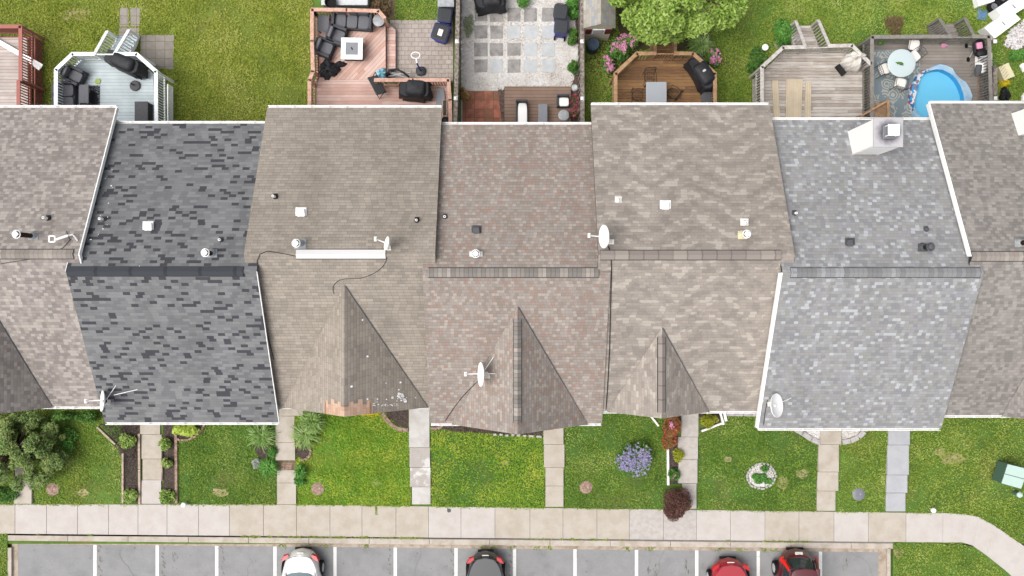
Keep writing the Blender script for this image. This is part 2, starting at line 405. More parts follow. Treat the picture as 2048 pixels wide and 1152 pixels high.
concrete_top()
for k_ in ('white', 'white_rail', 'offwhite'):     # fresh white paint and vinyl
    for n_ in M[k_].node_tree.nodes:
        if n_.type == 'MIX' and n_.blend_type == 'MULTIPLY': n_.inputs[6].default_value = [min(.84, c_*1.28) for c_ in n_.inputs[6].default_value[:3]] + [1]
# shingles, one blend per house
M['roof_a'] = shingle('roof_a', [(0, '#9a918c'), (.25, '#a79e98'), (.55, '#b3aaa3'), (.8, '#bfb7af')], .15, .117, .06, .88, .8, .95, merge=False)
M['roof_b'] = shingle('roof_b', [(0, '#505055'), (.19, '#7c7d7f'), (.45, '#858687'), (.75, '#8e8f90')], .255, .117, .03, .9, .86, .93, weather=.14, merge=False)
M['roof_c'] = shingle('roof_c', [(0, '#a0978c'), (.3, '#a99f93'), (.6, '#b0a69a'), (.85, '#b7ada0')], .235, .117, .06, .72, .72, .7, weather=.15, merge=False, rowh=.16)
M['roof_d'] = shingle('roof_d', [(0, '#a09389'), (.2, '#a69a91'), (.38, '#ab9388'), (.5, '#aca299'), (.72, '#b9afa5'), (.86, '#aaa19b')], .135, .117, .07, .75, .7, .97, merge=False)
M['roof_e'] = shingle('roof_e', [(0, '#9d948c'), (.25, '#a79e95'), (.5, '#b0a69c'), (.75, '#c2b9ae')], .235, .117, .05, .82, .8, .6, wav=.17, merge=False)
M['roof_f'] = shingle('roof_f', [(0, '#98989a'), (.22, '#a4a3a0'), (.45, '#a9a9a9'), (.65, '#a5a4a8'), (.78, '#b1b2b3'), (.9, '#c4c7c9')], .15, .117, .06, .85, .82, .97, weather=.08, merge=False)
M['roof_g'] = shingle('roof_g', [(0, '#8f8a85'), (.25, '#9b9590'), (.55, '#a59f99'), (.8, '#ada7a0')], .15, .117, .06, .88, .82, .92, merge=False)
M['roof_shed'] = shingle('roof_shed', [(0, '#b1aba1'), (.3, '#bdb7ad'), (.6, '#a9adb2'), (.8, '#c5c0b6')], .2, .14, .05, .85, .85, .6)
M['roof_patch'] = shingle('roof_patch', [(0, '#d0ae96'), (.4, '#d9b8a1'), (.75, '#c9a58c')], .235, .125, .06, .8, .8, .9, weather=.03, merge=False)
M['leaf_tree'] = island('leaf_tree', ['#6f9438', '#9abb50', '#b4d068', '#d0e68c'])
M['leaf_yew'] = island('leaf_yew', ['#587844', '#88a862', '#aec274', '#d6d886'])
M['leaf_dark'] = island('leaf_dark', ['#37632c', '#54853a', '#74a44a', '#9cc062'])
M['leaf_lime'] = island('leaf_lime', ['#6f9440', '#98bb56', '#c3da7c', '#dfeaa4'])
M['leaf_hosta'] = island('leaf_hosta', ['#9db63e', '#c5dc5a', '#e4f08c'])
M['leaf_strap'] = island('leaf_strap', ['#5c8a3c', '#88b058', '#aecb78', '#dcebb8'])
M['leaf_fern'] = island('leaf_fern', ['#487c34', '#6cab4a', '#94cf64'])
M['leaf_red'] = island('leaf_red', ['#6a7c40', '#92904e', '#b87050', '#d86a50', '#e8a080'])
M['leaf_burg'] = island('leaf_burg', ['#47302c', '#664640', '#7e5a4e', '#92705e'], trans=.1)
M['leaf_gold'] = island('leaf_gold', ['#7c8a24', '#b6ba3a', '#d8d850'])
M['leaf_brown'] = island('leaf_brown', ['#6e5a44', '#96795e', '#8a8a50'])
M['petal_pink'] = island('petal_pink', ['#d87aa8', '#f0a0c4', '#f6c6dc'], trans=.1)
M['petal_purple'] = island('petal_purple', ['#7f79b4', '#a8a0d0', '#cbc6e6', '#b8a2cc'], trans=.1)
M['petal_yellow'] = island('petal_yellow', ['#d8c820', '#f4e84a'], trans=.1)
M['petal_red'] = island('petal_red', ['#b83048', '#e06078', '#8a50c0'], trans=.1)
M['chips'] = island('chips', ['#b3a89c', '#e8e2dc', '#f6f3f0', '#ffffff'], .85, 0)
M['chips_dark'] = island('chips_dark', ['#2f2823', '#4f4640', '#6e635b'], .95, 0)
M['rubble'] = island('rubble', ['#b08c78', '#e8e4e4', '#f6f6f8', '#c9b0a4'], .85, 0)
M['grass_olive'] = island('grass_olive', ['#869a36', '#abb94c', '#c2cb5e', '#dcdc88'], .8, .3, .1, .7, .5)
M['grass_green'] = island('grass_green', ['#6e8e38', '#9ab44a', '#b4c65e', '#d2da88'], .8, .3, .1, .8, .5)
M['grass_bright'] = island('grass_bright', ['#629430', '#92bc42', '#b6d050', '#e2e266'], .8, .3, .1, .9, .5)
M['grass_deep'] = island('grass_deep', ['#567e30', '#86a642', '#a2bc54', '#c6d27c'], .8, .3, .1, .8, .5)
mm('lawn_olive', '#748436', .95, .35, 1.1, '#858640', .8, thr=(.55, .75)); mm('lawn_green', '#5e7e34', .95, .35, .9, '#747c3c', .8, thr=(.5, .68))
mm('lawn_bright', '#5c8a2c', .95, .35, 1.4, '#7c8a34', .8); mm('lawn_deep', '#50722e', .95, .35, 1.1, '#68743a', .8, thr=(.5, .68))

# ---------------------------------------------------------------- ground
g = MB(); XS = [-120, -60, 60, 120]; YS = [(-120, -.06), (-11.62, -.06), (-11.6, .1), (-9.6, .1), (-6.2, .58), (60, .58), (120, .58)]
for i in range(3):
    for j in range(6):
        (y0, z0), (y1, z1) = YS[j], YS[j+1]
        g.add([(XS[i], y0, z0), (XS[i+1], y0, z0), (XS[i+1], y1, z1), (XS[i], y1, z1)], [(0, 1, 2, 3)])
struct(g.build('ground', M['lawn_green'], local=True))
# asphalt, gutter, kerb.  the kerb line drifts a little down the picture to the right
def kerb_y(px): return 1068 + (px - 0) * 0.0093      # joint between sidewalk and kerb
def K(px, off, z): return W(px, kerb_y(px) + off, z)
a = MB(); a.sheet([K(36, 19, 0), K(1760, 19, 0), (16.8, -40, 0), (-22.4, -40, 0)]); struct(a.build('asphalt', M['asphalt'], local=True))
gt = MB(); xs = list(range(36, 1760, 62)) + [1757]
for x0, x1 in zip(xs[:-1], xs[1:]): gt.sheet([K(x0, 11, .006), K(x1-.5, 11, .006), K(x1-.5, 20, .008), K(x0, 20, .008)])
gt.sheet([K(1757, 9, .006), K(1780, 9, .006), (16.95, -40, .006), (16.45, -40, .006)])
gt.sheet([K(24, 10, .006), K(36, 10, .006), (-22.3, -40, .006), (-22.6, -40, .006)])
struct(gt.build('gutter_strip', M['gutter_conc'], local=True))
kb = MB(); xs = list(range(20, 1780, 120)) + [1784]
for x0, x1 in zip(xs[:-1], xs[1:]):
    b = [K(x0, 11, -.05), K(x1-.7, 11, -.05), K(x1-.7, .1, -.05), K(x0, .1, -.05)]; kb.hexa(b, [(p.x, p.y, .125) for p in b])
for X0, X1 in ((17.0, 17.16), (-22.86, -22.68)): kb.box(X0, X1, -40, K(900, 11, 0).y - .15, -.05, .125)
struct(kb.build('kerb', M['kerb'], local=True, bevel=.015))
v2 = MB(); v2.sheet([K(1786, 2, .128), K(1930, 4, .128), W(1960, 1096, .128), W(2010, 1136, .128), W(2034, 1160, .128), (24, -16, .128), (24, -40, .128), (17.15, -40, .128)])
v2.sheet([(-22.85, -11.0, .128), (-22.85, -40, .128), (-60, -40, .128), (-60, -11.0, .128)])
struct(v2.build('verge', M['lawn_green'], local=True))
ln = MB()
for px in (190, 314.5, 433.5, 550, 670, 790.5, 912, 1029, 1150, 1273, 1393.5, 1516.5, 1641):
    p = W(px, kerb_y(px) + 19, .004); ln.sheet([(p.x-.075, p.y, .006), (p.x+.075, p.y, .006), (p.x+.075, -17.5, .006), (p.x-.075, -17.5, .006)])
struct(ln.build('parking_lines', M['paint'], local=True))
cr = MB(); rr = random.Random(3)
for px in (200, 326, 445, 780, 905, 1020):          # old paint scars beside the lines
    p = W(px, kerb_y(px) + 22, .004)
    for k in range(7):
        y = p.y - k * .22 - rr.random() * .1; x = p.x + rr.uniform(-.06, .06) ; cr.ob((x, y, .005), (rr.uniform(.03, .08), rr.uniform(.08, .2), .002), rr.random())
for k in range(26):
    q = W(rr.uniform(60, 1740), rr.uniform(1092, 1150), .005); cr.lathe(q, [(rr.uniform(.02, .045), 0), (.01, .001)], 7, sy=rr.uniform(.5, 1.6))
for px, py, n_ in ((240, 1100, 7), (505, 1122, 6), (840, 1096, 9), (1085, 1110, 8), (1330, 1098, 7), (1700, 1104, 8)):
    q = W(px, py, .005); a_ = rr.uniform(0, 6.28)
    for _ in range(n_):
        a_ += rr.uniform(-.6, .6); e = q + Vector((math.cos(a_)*.22, math.sin(a_)*.22, 0)); cr.beam(q, e, .012, .004); q = e
for px, py, l_ in ((1297, 1128, .9), (1312, 1140, .7), (1372, 1132, .8), (1690, 1130, .5), (350, 1120, .6)):
    for _ in range(12): q = W(px + rr.gauss(0, 2.6), py + rr.uniform(-14, 18), .005); cr.ob(q, (rr.uniform(.01, .03), rr.uniform(.05, .2), .002), rr.uniform(-.2, .2))
struct(cr.build('oil_stains', M['crack'], local=True))
jt = MB(); jt.sheet([K(-60, 3, .112), K(1786, 3, .112), K(1786, -3, .112), K(-60, -3, .112)]); jt.sheet([W(x, y, .112) for x, y in [(-90, 1070), (1890, 1084), (1890, 1030), (-90, 1010)]]); struct(jt.build('paving_bed', M['crack'], local=True))
# sidewalk in panels with open joints
sw = MB(); J = [-90, -30, 30, 93, 155, 217, 276, 334, 397, 459, 527, 593, 660, 724, 792, 857, 922, 990, 1060, 1126, 1194, 1259, 1327, 1393, 1461, 1530, 1598, 1668, 1737, 1812, 1886]
tone = [1, 1, 0, 0, 0, 0, 0, 0, 0, 1, 1, 1, 1, 1, 1, 0, 0, 1, 1, 1, 1, 2, 2, 0, 0, 1, 1, 0, 1, 0]
def top_y(px): return 1009 + max(0, px - 560) * .0131
for i in range(len(J) - 1):
    x0, x1 = J[i] + .35, J[i+1] - .35; z = .13 + rr.uniform(-.004, .004)
    t_ = [W(x0, kerb_y(x0) - .7, z), W(x1, kerb_y(x1) - .7, z), W(x1, top_y(x1), z), W(x0, top_y(x0), z)]
    sw.hexa([(p.x, p.y, -.02) for p in t_], t_, tone[i]); excl(t_)
up = [(1886, 1026), (1925, 1028), (1958, 1034), (1990, 1052), (2048, 1092), (2100, 1130), (2160, 1180)]
lo = [(1886, 1085), (1925, 1085), (1945, 1091), (1972, 1110), (2010, 1140), (2048, 1175), (2100, 1220)]
for i in range(len(up) - 1):
    t_ = [W(*lo[i], .13), W(*lo[i+1], .13), W(*up[i+1], .13), W(*up[i], .13)]; sw.hexa([(p.x, p.y, -.02) for p in t_], t_, 0); excl(t_)
struct(sw.build('sidewalk', [M['concrete_pink'], M['concrete_tan'], M['concrete_grey']], local=True, bevel=.006))
excl([(-22.7, -11.1), (17.2, -11.1), (17.2, -40), (-22.7, -40)])

def path(name, segs, mats_, dz=.02, thick=.12):
    """concrete path slabs given as photo quads (x0,x1,ytop,ybottom,material)"""
    b = MB(); used = []
    for k, (x0, x1, y0, y1, mi) in enumerate(segs):
        q = [G(x0, y1, 0), G(x1, y1, 0), G(x1, y0, 0), G(x0, y0, 0)]; z = max(p.z for p in q) * .5 + min(p.z for p in q) * .5 + dz + .015 * (len(segs) - k) * 0
        z = q[3].z + dz + .01
        t_ = [W(x0, y1-.3, z), W(x1, y1-.3, z), W(x1, y0+.2, z), W(x0, y0+.2, z)]
        b.hexa([(p.x, p.y, min(0, z) - .05) for p in t_], t_, mi); excl(t_)
    return struct(b.build(name, mats_, local=True, bevel=.008))
path('front_path', [(28, 63, 880, 960, 0), (28, 63, 960, 1008, 0)], [M['walk']])
path('front_path', [(280, 320, 835, 869, 0), (283, 323, 869, 918, 0), (285, 323, 918, 960, 0), (283, 322, 960, 1008, 1)], [M['walk'], M['concrete_pink']])
path('front_path', [(558, 607, 805, 832, 0), (551, 589, 832, 885, 0), (551, 590, 885, 921, 0), (554, 592, 940, 966, 0), (554, 592, 966, 1009, 0)], [M['walk']])
path('front_path', [(818, 859, 812, 895, 0), (819, 860, 895, 935, 1), (820, 861, 935, 974, 1), (824, 861, 974, 1009, 0)], [M['walk_white'], M['walk_grey']])
path('front_path', [(1087, 1127, 840, 889, 0), (1088, 1129, 889, 935, 0), (1091, 1127, 935, 972, 0), (1091, 1127, 972, 1014, 0)], [M['concrete_tan']])
path('front_path', [(1363, 1397, 815, 874, 0), (1356, 1396, 874, 919, 0), (1357, 1395, 919, 967, 0), (1365, 1393, 967, 1018, 0)], [M['concrete_grey']])
path('front_path', [(1641, 1683, 848, 889, 0), (1637, 1678, 889, 944, 0), (1635, 1677, 944, 982, 0), (1634, 1671, 982, 1022, 0)], [M['walk']])
path('front_path', [(1777, 1820, 850, 890, 0), (1775, 1818, 890, 950, 0), (1773, 1815, 950, 986, 0), (1772, 1811, 986, 1023, 0)], [M['walk_blue']])
b = MB(); q = [G(563, 939.5), G(584, 939.5), G(584, 922), G(563, 922)]; z = q[0].z + .01
for i in range(3):
    for j in range(3):
        c_ = G(566.5 + i*7, 925 + j*6); b.ob((c_.x, c_.y, z), (.15, .12, .08), 0)
struct(b.build('brick_path_patch', M['brick_edge'], local=True)); excl([G(552, 940), G(592, 940), G(592, 922), G(552, 922)])
struct(MB().sheet([G(552, 940, .006), G(592, 940, .006), G(592, 921, .006), G(552, 921, .006)]).build('path_soil', M['soil'], local=True))

def sheetpx(name, pts, m, dz=.006, ex=True, st=True):
    P = [G(x, y, dz) for x, y in pts]; zs = max(p.z for p in P) if max(p.y for p in P) < -6 else None
    b = MB(); 
    # follow the slope: split by rows through triangulated fan around centroid
    c_ = sum(P, Vector()) / len(P); c_.z = gz(c_.x, c_.y) + dz; n = len(P)
    for i in range(n): b.sheet([c_, P[i], P[(i+1) % n]])
    o = b.build(name, m, local=True)
    if st: struct(o)
    if ex: excl(P)
    return o
def chips(pts, n, size, m, name, label, cat, holes=()):
    P = [G(x, y) for x, y in pts]; poly = [(p.x, p.y) for p in P]; a_ = np.array(poly); mn, mx = a_.min(0), a_.max(0)
    q = rng.uniform(mn, mx, (n*3, 2)); q = q[inpoly(q, poly)]
    for h in holes: q = q[~inpoly(q, [(W(x, y, .6).x, W(x, y, .6).y) for x, y in h])]
    q = q[:n]; z = np.array([gz(a, b_) for a, b_ in q]) + rng.uniform(.012, .03, len(q))
    v, f = leaves(np.column_stack([q, z]), size, .35, .7); return tag(npmesh(name, v, f, m), label, cat, None, 'stuff')

# ---------------------------------------------------------------- houses
ZE, ZR, RUN0, OV = 6.42, 9.17, 5.64, .22
SLOPE = (ZR - ZE) / RUN0
HP = {'E': (9.39, 5.743), 'F': (9.45, 5.778), 'G': (9.5, 5.84)}      # ridge height, half depth
ZRH = lambda k: HP.get(k, (ZR, RUN0))[0]
ZEH = lambda k: ZRH(k) - SLOPE * HP.get(k, (ZR, RUN0))[1]
HS = {}
def house(k, xl, xr, yr, dz, label, rm, dorm=None, capm=None, capx=None, rake=('', ''), front_trim=0):
    zr, RUN = HP.get(k, (ZR, RUN0)); ze = zr - SLOPE*RUN; dz = ze - ZE; yf, yb = yr - RUN, yr + RUN; zb = .3
    h = thing('row_house', label, 'house', ((xl+xr)/2, yr, .6), 'attached row houses')
    HS[k] = dict(xl=xl, xr=xr, yr=yr, dz=dz, obj=h, zr=zr)
    wall = MB(); wf, wb = yf + .35, yb - .35
    def rz_(y): return zr - SLOPE * abs(y - yr) - .16
    g0 = .12
    for x in (xl+.01, xr-.01):
        pts = [(x, wf, zb), (x, wb, zb), (x, wb, rz_(wb)), (x, yr, rz_(yr)), (x, wf, rz_(wf))]
        wall.add(pts, [tuple(range(5)) if x > (xl+xr)/2 else tuple(reversed(range(5)))])
    for y, o in ((wf, 1), (wb, -1)):
        pts = [(xl+.01, y, zb), (xr-.01, y, zb), (xr-.01, y, rz_(y)), (xl+.01, y, rz_(y))]
        wall.add(pts if o > 0 else pts[::-1], [(0, 1, 2, 3)])
    wl_ = wall.build('wall', M['siding'], h)
    for y, s_ in ((wf, -1), (wb, 1)):
        for (cx, z0, z1, wd) in ((xl+1.5, 3.9+dz, 5.2+dz, .95), (xl+4.4, 3.9+dz, 5.2+dz, .95), (xl+1.7, 1.3, 2.7, 1.3)):
            fr = MB(); fr.box(cx-wd/2-.07, cx+wd/2+.07, min(y, y+s_*.05), max(y, y+s_*.05), z0-.07, z1+.07); fo = fr.build('window', M['white'], h)
            MB().box(cx-wd/2, cx+wd/2, min(y+s_*.02, y+s_*.07), max(y+s_*.02, y+s_*.07), z0, z1).build('pane', M['window'], fo)
        d_ = MB().box(xl+3.9, xl+4.85, min(y, y+s_*.06), max(y, y+s_*.06), .62, 2.65).build('door', M['shutter'] if s_ < 0 else M['white'], h)
        MB().box(xl+4.0, xl+4.06, min(y+s_*.06, y+s_*.1), max(y+s_*.06, y+s_*.1), 1.55, 1.65).build('handle', M['silver'], d_)
    # two slopes with thickness; UV in metres along and up the slope
    rf = MB(); L = math.hypot(RUN, zr-ze); x0, x1 = xl-OV, xr+OV; th = .13
    for ye, s_ in ((yf, -1), (yb, 1)):
        A_, B_, C_, D_ = (x0, ye, ze), (x1, ye, ze), (x1, yr, zr), (x0, yr, zr)
        f = [A_, B_, C_, D_]; u = [(x0, 0), (x1, 0), (x1, L), (x0, L)]
        if s_ > 0: f = f[::-1]; u = [(a+40, b) for a, b in u[::-1]]
        rf.add(f, [(0, 1, 2, 3)], 0, [u])
        lowf = [(p[0], p[1], p[2]-th) for p in f]; rf.add(lowf[::-1], [(0, 1, 2, 3)], 1)
        for i in range(4):
            p, q = f[i], f[(i+1) % 4]
            if p[1] == yr and q[1] == yr: continue
            rf.add([p, (p[0], p[1], p[2]-th), (q[0], q[1], q[2]-th), q], [(0, 1, 2, 3)], 1)
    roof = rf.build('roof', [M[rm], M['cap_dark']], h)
    for ye, s_ in ((yf, -1), (yb, 1)):             # open gutters
        gu = MB(); a_, b_ = ye + s_*.012, ye + s_*.1
        gu.box(x0+.02, x1-.02, min(a_, b_), max(a_, b_), ze-.16, ze-.14)
        gu.box(x0+.02, x1-.02, min(b_-s_*.018, b_), max(b_-s_*.018, b_), ze-.14, ze-.02)
        gu.box(x0+.02, x1-.02, min(a_, a_+s_*.01), max(a_, a_+s_*.01), ze-.14, ze-.03)
        for i in range(10): xx = x0 + .3 + i * (x1-x0-.6)/9; gu.box(xx-.02, xx+.02, min(a_, b_), max(a_, b_), ze-.04, ze-.015)
        gu.build('gutter', M['white'], h)
    for side, xx in (('l', x0), ('r', x1)):
        for ye, kk in ((yf, 'f'), (yb, 'b')):
            if side + kk not in rake: continue
            rk = MB(); s_ = -1 if side == 'l' else 1; e = xx + s_*.035
            P = [(xx, yr, zr), (xx, ye, ze)]; wd, dp = {'A': (.035, .16), 'B': (.02, .06), 'F': (.07, .24), 'G': (.05, .2)}[k]
            rk.hexa([(min(xx, xx+s_*wd), ye, ze-dp), (max(xx, xx+s_*wd), ye, ze-dp), (max(xx, xx+s_*wd), yr, zr-dp), (min(xx, xx+s_*wd), yr, zr-dp)],
                    [(min(xx, xx+s_*wd), ye, ze+.02), (max(xx, xx+s_*wd), ye, ze+.02), (max(xx, xx+s_*wd), yr, zr+.02), (min(xx, xx+s_*wd), yr, zr+.02)])
            rk.build('rake_trim', M['white'], h)
    if capm:
        cp = MB(); cx0, cx1 = capx; hw = .155; z0 = zr + .03
        zd = zr - SLOPE*hw
        for s_ in (-1, 1):
            f = [(cx0, yr+s_*hw, zd+.045), (cx1, yr+s_*hw, zd+.045), (cx1, yr, zr+.05), (cx0, yr, zr+.05)]; u = [(0, cx0), (0, cx1), (.12, cx1), (.12, cx0)]
            if s_ > 0: f = f[::-1]; u = u[::-1]
            cp.add(f, [(0, 1, 2, 3)], 0, [u])
            a_, b_ = sorted((yr+s_*hw, yr+s_*(hw+.022))); cp.box(cx0, cx1, a_, b_, zd-.03, zd+.036, 1)  # dark edge strip stands in for the shadow of the cap's thickness
        for xx in (cx0, cx1): cp.add([(xx, yr-hw, zd), (xx, yr+hw, zd), (xx, yr+hw, zd+.045), (xx, yr, zr+.05), (xx, yr-hw, zd+.045)], [(0, 1, 2, 3, 4)], 1)
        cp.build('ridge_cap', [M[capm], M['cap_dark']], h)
    if dorm:
        xc, ap, xL, xR, dcap = dorm               # world x of gable ridge, apex y, corner x left and right
        zd = zr - SLOPE * (yr - ap); yt = yf - .04; zc = ze + .02
        dm = MB()
        for s_, xe in ((-1, xL), (1, xR)):
            L2 = math.hypot(xe-xc, zd-zc); f = [(xc, ap, zd+.02), (xe, yt, zc), (xc, yt, zd+.02)]; u = [(ap, L2), (yt, 0), (yt, L2)]
            if s_ > 0: f = [f[0], f[2], f[1]]; u = [u[0], u[2], u[1]]
            dm.add(f, [(0, 1, 2)], 0, [u])
            lo_ = [(p[0], p[1], p[2]-.12) for p in (f[1:] if True else f)]
            p, q = f[1], f[2]; dm.add([p, (p[0], p[1], p[2]-.12), (q[0], q[1], q[2]-.12), q], [(0, 1, 2, 3)], 1)
        MB().beam((xc+.03, ap-.03, zd+.005), (xR-.05, yt+.02, zc+.012), .035, .03).build('valley_line', M['lead_dark'], h)  # thin dark strip drawn along the right valley only
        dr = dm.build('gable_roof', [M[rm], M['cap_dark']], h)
        gw = MB(); e = .45; gw.add([(xL+e, yt+.3, zc-.5), (xR-e, yt+.3, zc-.5), (xR-e, yt+.3, zc+.2), (xc, yt+.3, zd-.15), (xL+e, yt+.3, zc+.2)], [(0, 1, 2, 3, 4)]); gw.build('gable_wall', M['siding'], h)
        if dcap:
            cp = MB(); hw = .13; sl2 = (zd-zc)/((xR-xL)/2); z1 = zd - sl2*hw; y0, y1 = dcap
            for s_ in (-1, 1):
                f = [(xc+s_*hw, y0, z1+.06), (xc+s_*hw, y1, z1+.06), (xc, y1, zd+.065), (xc, y0, zd+.065)]; u = [(0, y0), (0, y1), (.12, y1), (.12, y0)]
                if s_ < 0: f = f[::-1]; u = u[::-1]
                cp.add(f, [(0, 1, 2, 3)], 0, [u]); a_, b_ = sorted((xc+s_*hw, xc+s_*(hw+.022))); cp.box(a_, b_, y0, y1, z1-.08, z1+.05, 1)  # same dark side strips, shadow of the cap edge put in as colour
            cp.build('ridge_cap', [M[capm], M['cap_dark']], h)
        HS[k]['dorm'] = (xc, zd, zc, (xR-xL)/2, yt)
    excl([(xl, yf+.3), (xr, yf+.3), (xr, yb-.3), (xl, yb-.3)])
    return h
# ridge-cap shingle: courses across the ridge
for k, st in (('a', [(0, '#9b938b'), (.4, '#a9a098'), (.8, '#b8afa4')]), ('d', [(0, '#8f8983'), (.35, '#9c958e'), (.65, '#aba49b'), (.85, '#b7ada4')]), ('e', [(0, '#9a9089'), (.4, '#a39992'), (.8, '#ada49a')]), ('f', [(0, '#8d8d8e'), (.4, '#9b9b9c'), (.8, '#acaeb0')]), ('b', [(0, '#4c4f55'), (1, '#55585e')]), ('c', [(0, '#f4f2f0'), (1, '#f8f7f5')])):
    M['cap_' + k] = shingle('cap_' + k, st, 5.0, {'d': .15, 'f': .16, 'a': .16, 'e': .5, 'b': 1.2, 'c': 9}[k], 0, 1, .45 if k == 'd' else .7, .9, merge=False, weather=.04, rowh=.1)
X = [-21.35, -15.17, -9.03, -2.87, 3.178, 9.46, 15.89, 22.2]
hA = house('A', X[0], X[1], 1.17, 0, 'left end row house with pinkish grey shingle roof and front gable', 'roof_a', (W(-22, 0, 8.5).x, -.95, W(-150, 0, ZE).x, W(106, 0, ZE).x, None), 'cap_a', (X[0], W(146, 0, ZR).x), ('rb', 'rf'))
hB = house('B', X[1], X[2], .57, 0, 'row house with charcoal shingles and long black ridge vent', 'roof_b', None, 'cap_b', (W(133, 0, ZR).x, W(486, 0, ZR).x), ('lb', 'rf'))
hC = house('C', X[2], X[3], 1.17, 0, 'row house with plain brown shingle roof, wide gable and white ridge strip', 'roof_c', (W(689, 0, 8.65).x, .1, W(566, 0, ZE).x, W(857, 0, ZE).x, None), 'cap_c', (W(592, 0, ZR).x, W(771, 0, ZR).x))
hD = house('D', X[3], X[4], .53, 0, 'row house with red and grey mottled shingles and gable under a mailed dish', 'roof_d', (W(1035, 0, 8.6).x, -.64, W(903, 0, ZE).x, W(1176, 0, ZE).x, (-4.75, -1.1)), 'cap_d', (W(856, 0, ZR).x, W(1198, 0, ZR).x))
hE = house('E', X[4], X[5], 1.128, 0, 'row house with tan shingles and narrow front gable with dark ridge lines', 'roof_e', (W(1324, 0, 8.17).x, -1.4, W(1214, 0, ZEH('E')).x, W(1419, 0, ZEH('E')).x, (-4.45, -1.75)), 'cap_e', (W(1201, 0, ZRH('E')).x, W(1562, 0, ZRH('E')).x))
hF = house('F', X[5], X[6], .525, 0, 'row house with light blue grey shingles and white chimney', 'roof_f', None, 'cap_f', (W(1582, 0, ZRH('F')).x, W(1962, 0, ZRH('F')).x), ('lf',))
hG = house('G', X[6], X[7], 1.078, 0, 'right end row house with grey brown shingle roof', 'roof_g', (W(2112, 0, 8.4).x, -1.2, W(2003, 0, ZEH('G')).x, W(2225, 0, ZEH('G')).x, None), 'cap_a', (W(1943, 0, ZRH('G')).x, X[7]), ('lb',))
hD['label'] = 'row house with mottled red and grey shingles and a capped front gable'

def RP(k, px, py, dh=0.0):
    """point on a house roof under a photo pixel, dh above it"""
    h = HS[k]; r = Vector(((px-1024)/FPX, (576-py)/FPX, -1)); best = None
    for s_ in (-1, 1):      # z = zr - SLOPE*s*(y-yr)
        t_ = (H - h['zr'] - s_*SLOPE*h['yr'] - dh) / (1 - s_*SLOPE*r.y) if False else None
        # H - t = zr + dh - SLOPE*s*(r.y t - yr)
        t_ = (H - h['zr'] - dh - SLOPE*s_*h['yr']) / (1 - SLOPE*s_*r.y)
        p = Vector((r.x*t_, r.y*t_, H - t_))
        if s_*(p.y - h['yr']) >= -1e-3: best = p
    if 'dorm' in h:
        xc, zd, zc, hw, yt = h['dorm']; sl2 = (zd-zc)/hw
        for s_ in (-1, 1):   # z = zd - sl2*s*(x-xc)
            t_ = (H - zd - dh - sl2*s_*xc) / (1 - sl2*s_*r.x); p = Vector((r.x*t_, r.y*t_, H - t_))
            if s_*(p.x-xc) >= 0 and p.z > best.z and abs(p.x-xc) < hw and p.y > yt: best = p
    return best
def seg3(px, py, z): return W(px, py, z)
# roof fittings: parts of their house
def slope_quad(b, k, px, py, wpx, hpx, mi=0, dh=.02):
    P = [RP(k, px-wpx/2, py+hpx/2, dh), RP(k, px+wpx/2, py+hpx/2, dh), RP(k, px+wpx/2, py-hpx/2, dh), RP(k, px-wpx/2, py-hpx/2, dh)]
    Q = [p - Vector((0, 0, .03)) for p in P]; b.hexa(Q, P, mi)
def pipe(k, bx, by, tx, ty, hgt, r=.045, pm='white', bm='cap_dark', boot=(9, 10)):
    h = HS[k]['obj']; p = RP(k, bx, by); b = MB()
    slope_quad(b, k, bx, by-2, boot[0], boot[1], 0, .015); b.lathe(p, [(.1, -.02), (.085, .05), (r+.01, .11)], 12)
    o = b.build('vent_boot', M[bm], h); z = p.z + hgt
    c_ = MB(); q = p + Vector((0, 0, hgt)); c_.lathe(p, [(r, 0), (r, hgt)], 12, cap=False); c_.lathe(q, [(r, 0), (r*.6, .003), (r*.6, -.1)], 12, cap=False)
    c_.build('vent_pipe', M[pm], h, True); MB().lathe(q, [(r*.6, -.1), (r*.5, -.1)], 12).build('pipe_opening', M['black'], h)
def flue(k, bx, by, tx, ty, hgt=.5, stem='rust', flash='galv', cap='white', fl=(20, 16)):
    h = HS[k]['obj']; p = RP(k, bx, by); b = MB(); slope_quad(b, k, bx, by, fl[0], fl[1], 0, .015); b.lathe(p, [(.17, -.03), (.13, .08), (.08, .16)], 16)
    b.build('flashing', M[flash], h); q = p + Vector((0, 0, hgt)); r_ = .085
    MB().lathe(p, [(r_, 0), (r_, hgt)], 14).build('flue_pipe', M[stem], h, True)
    c_ = MB(); c_.tube([q + Vector((.135*math.cos(a_*.4488), .135*math.sin(a_*.4488), .03)) for a_ in range(15)], .016, 6); c_.lathe(q, [(.095, .09), (.095, .1), (.05, .125)], 20); MB().lathe(q, [(.08, -.02), (.12, .0), (.12, .012)], 20).build('flue_throat', M['lead_dark'], h)
    for i in range(4): a_ = i*1.57; c_.beam(q + Vector((math.cos(a_)*.11, math.sin(a_)*.11, .02)), q + Vector((math.cos(a_)*.11, math.sin(a_)*.11, .1)), .02, .02)
    c_.build('flue_cap', M[cap], h, True)
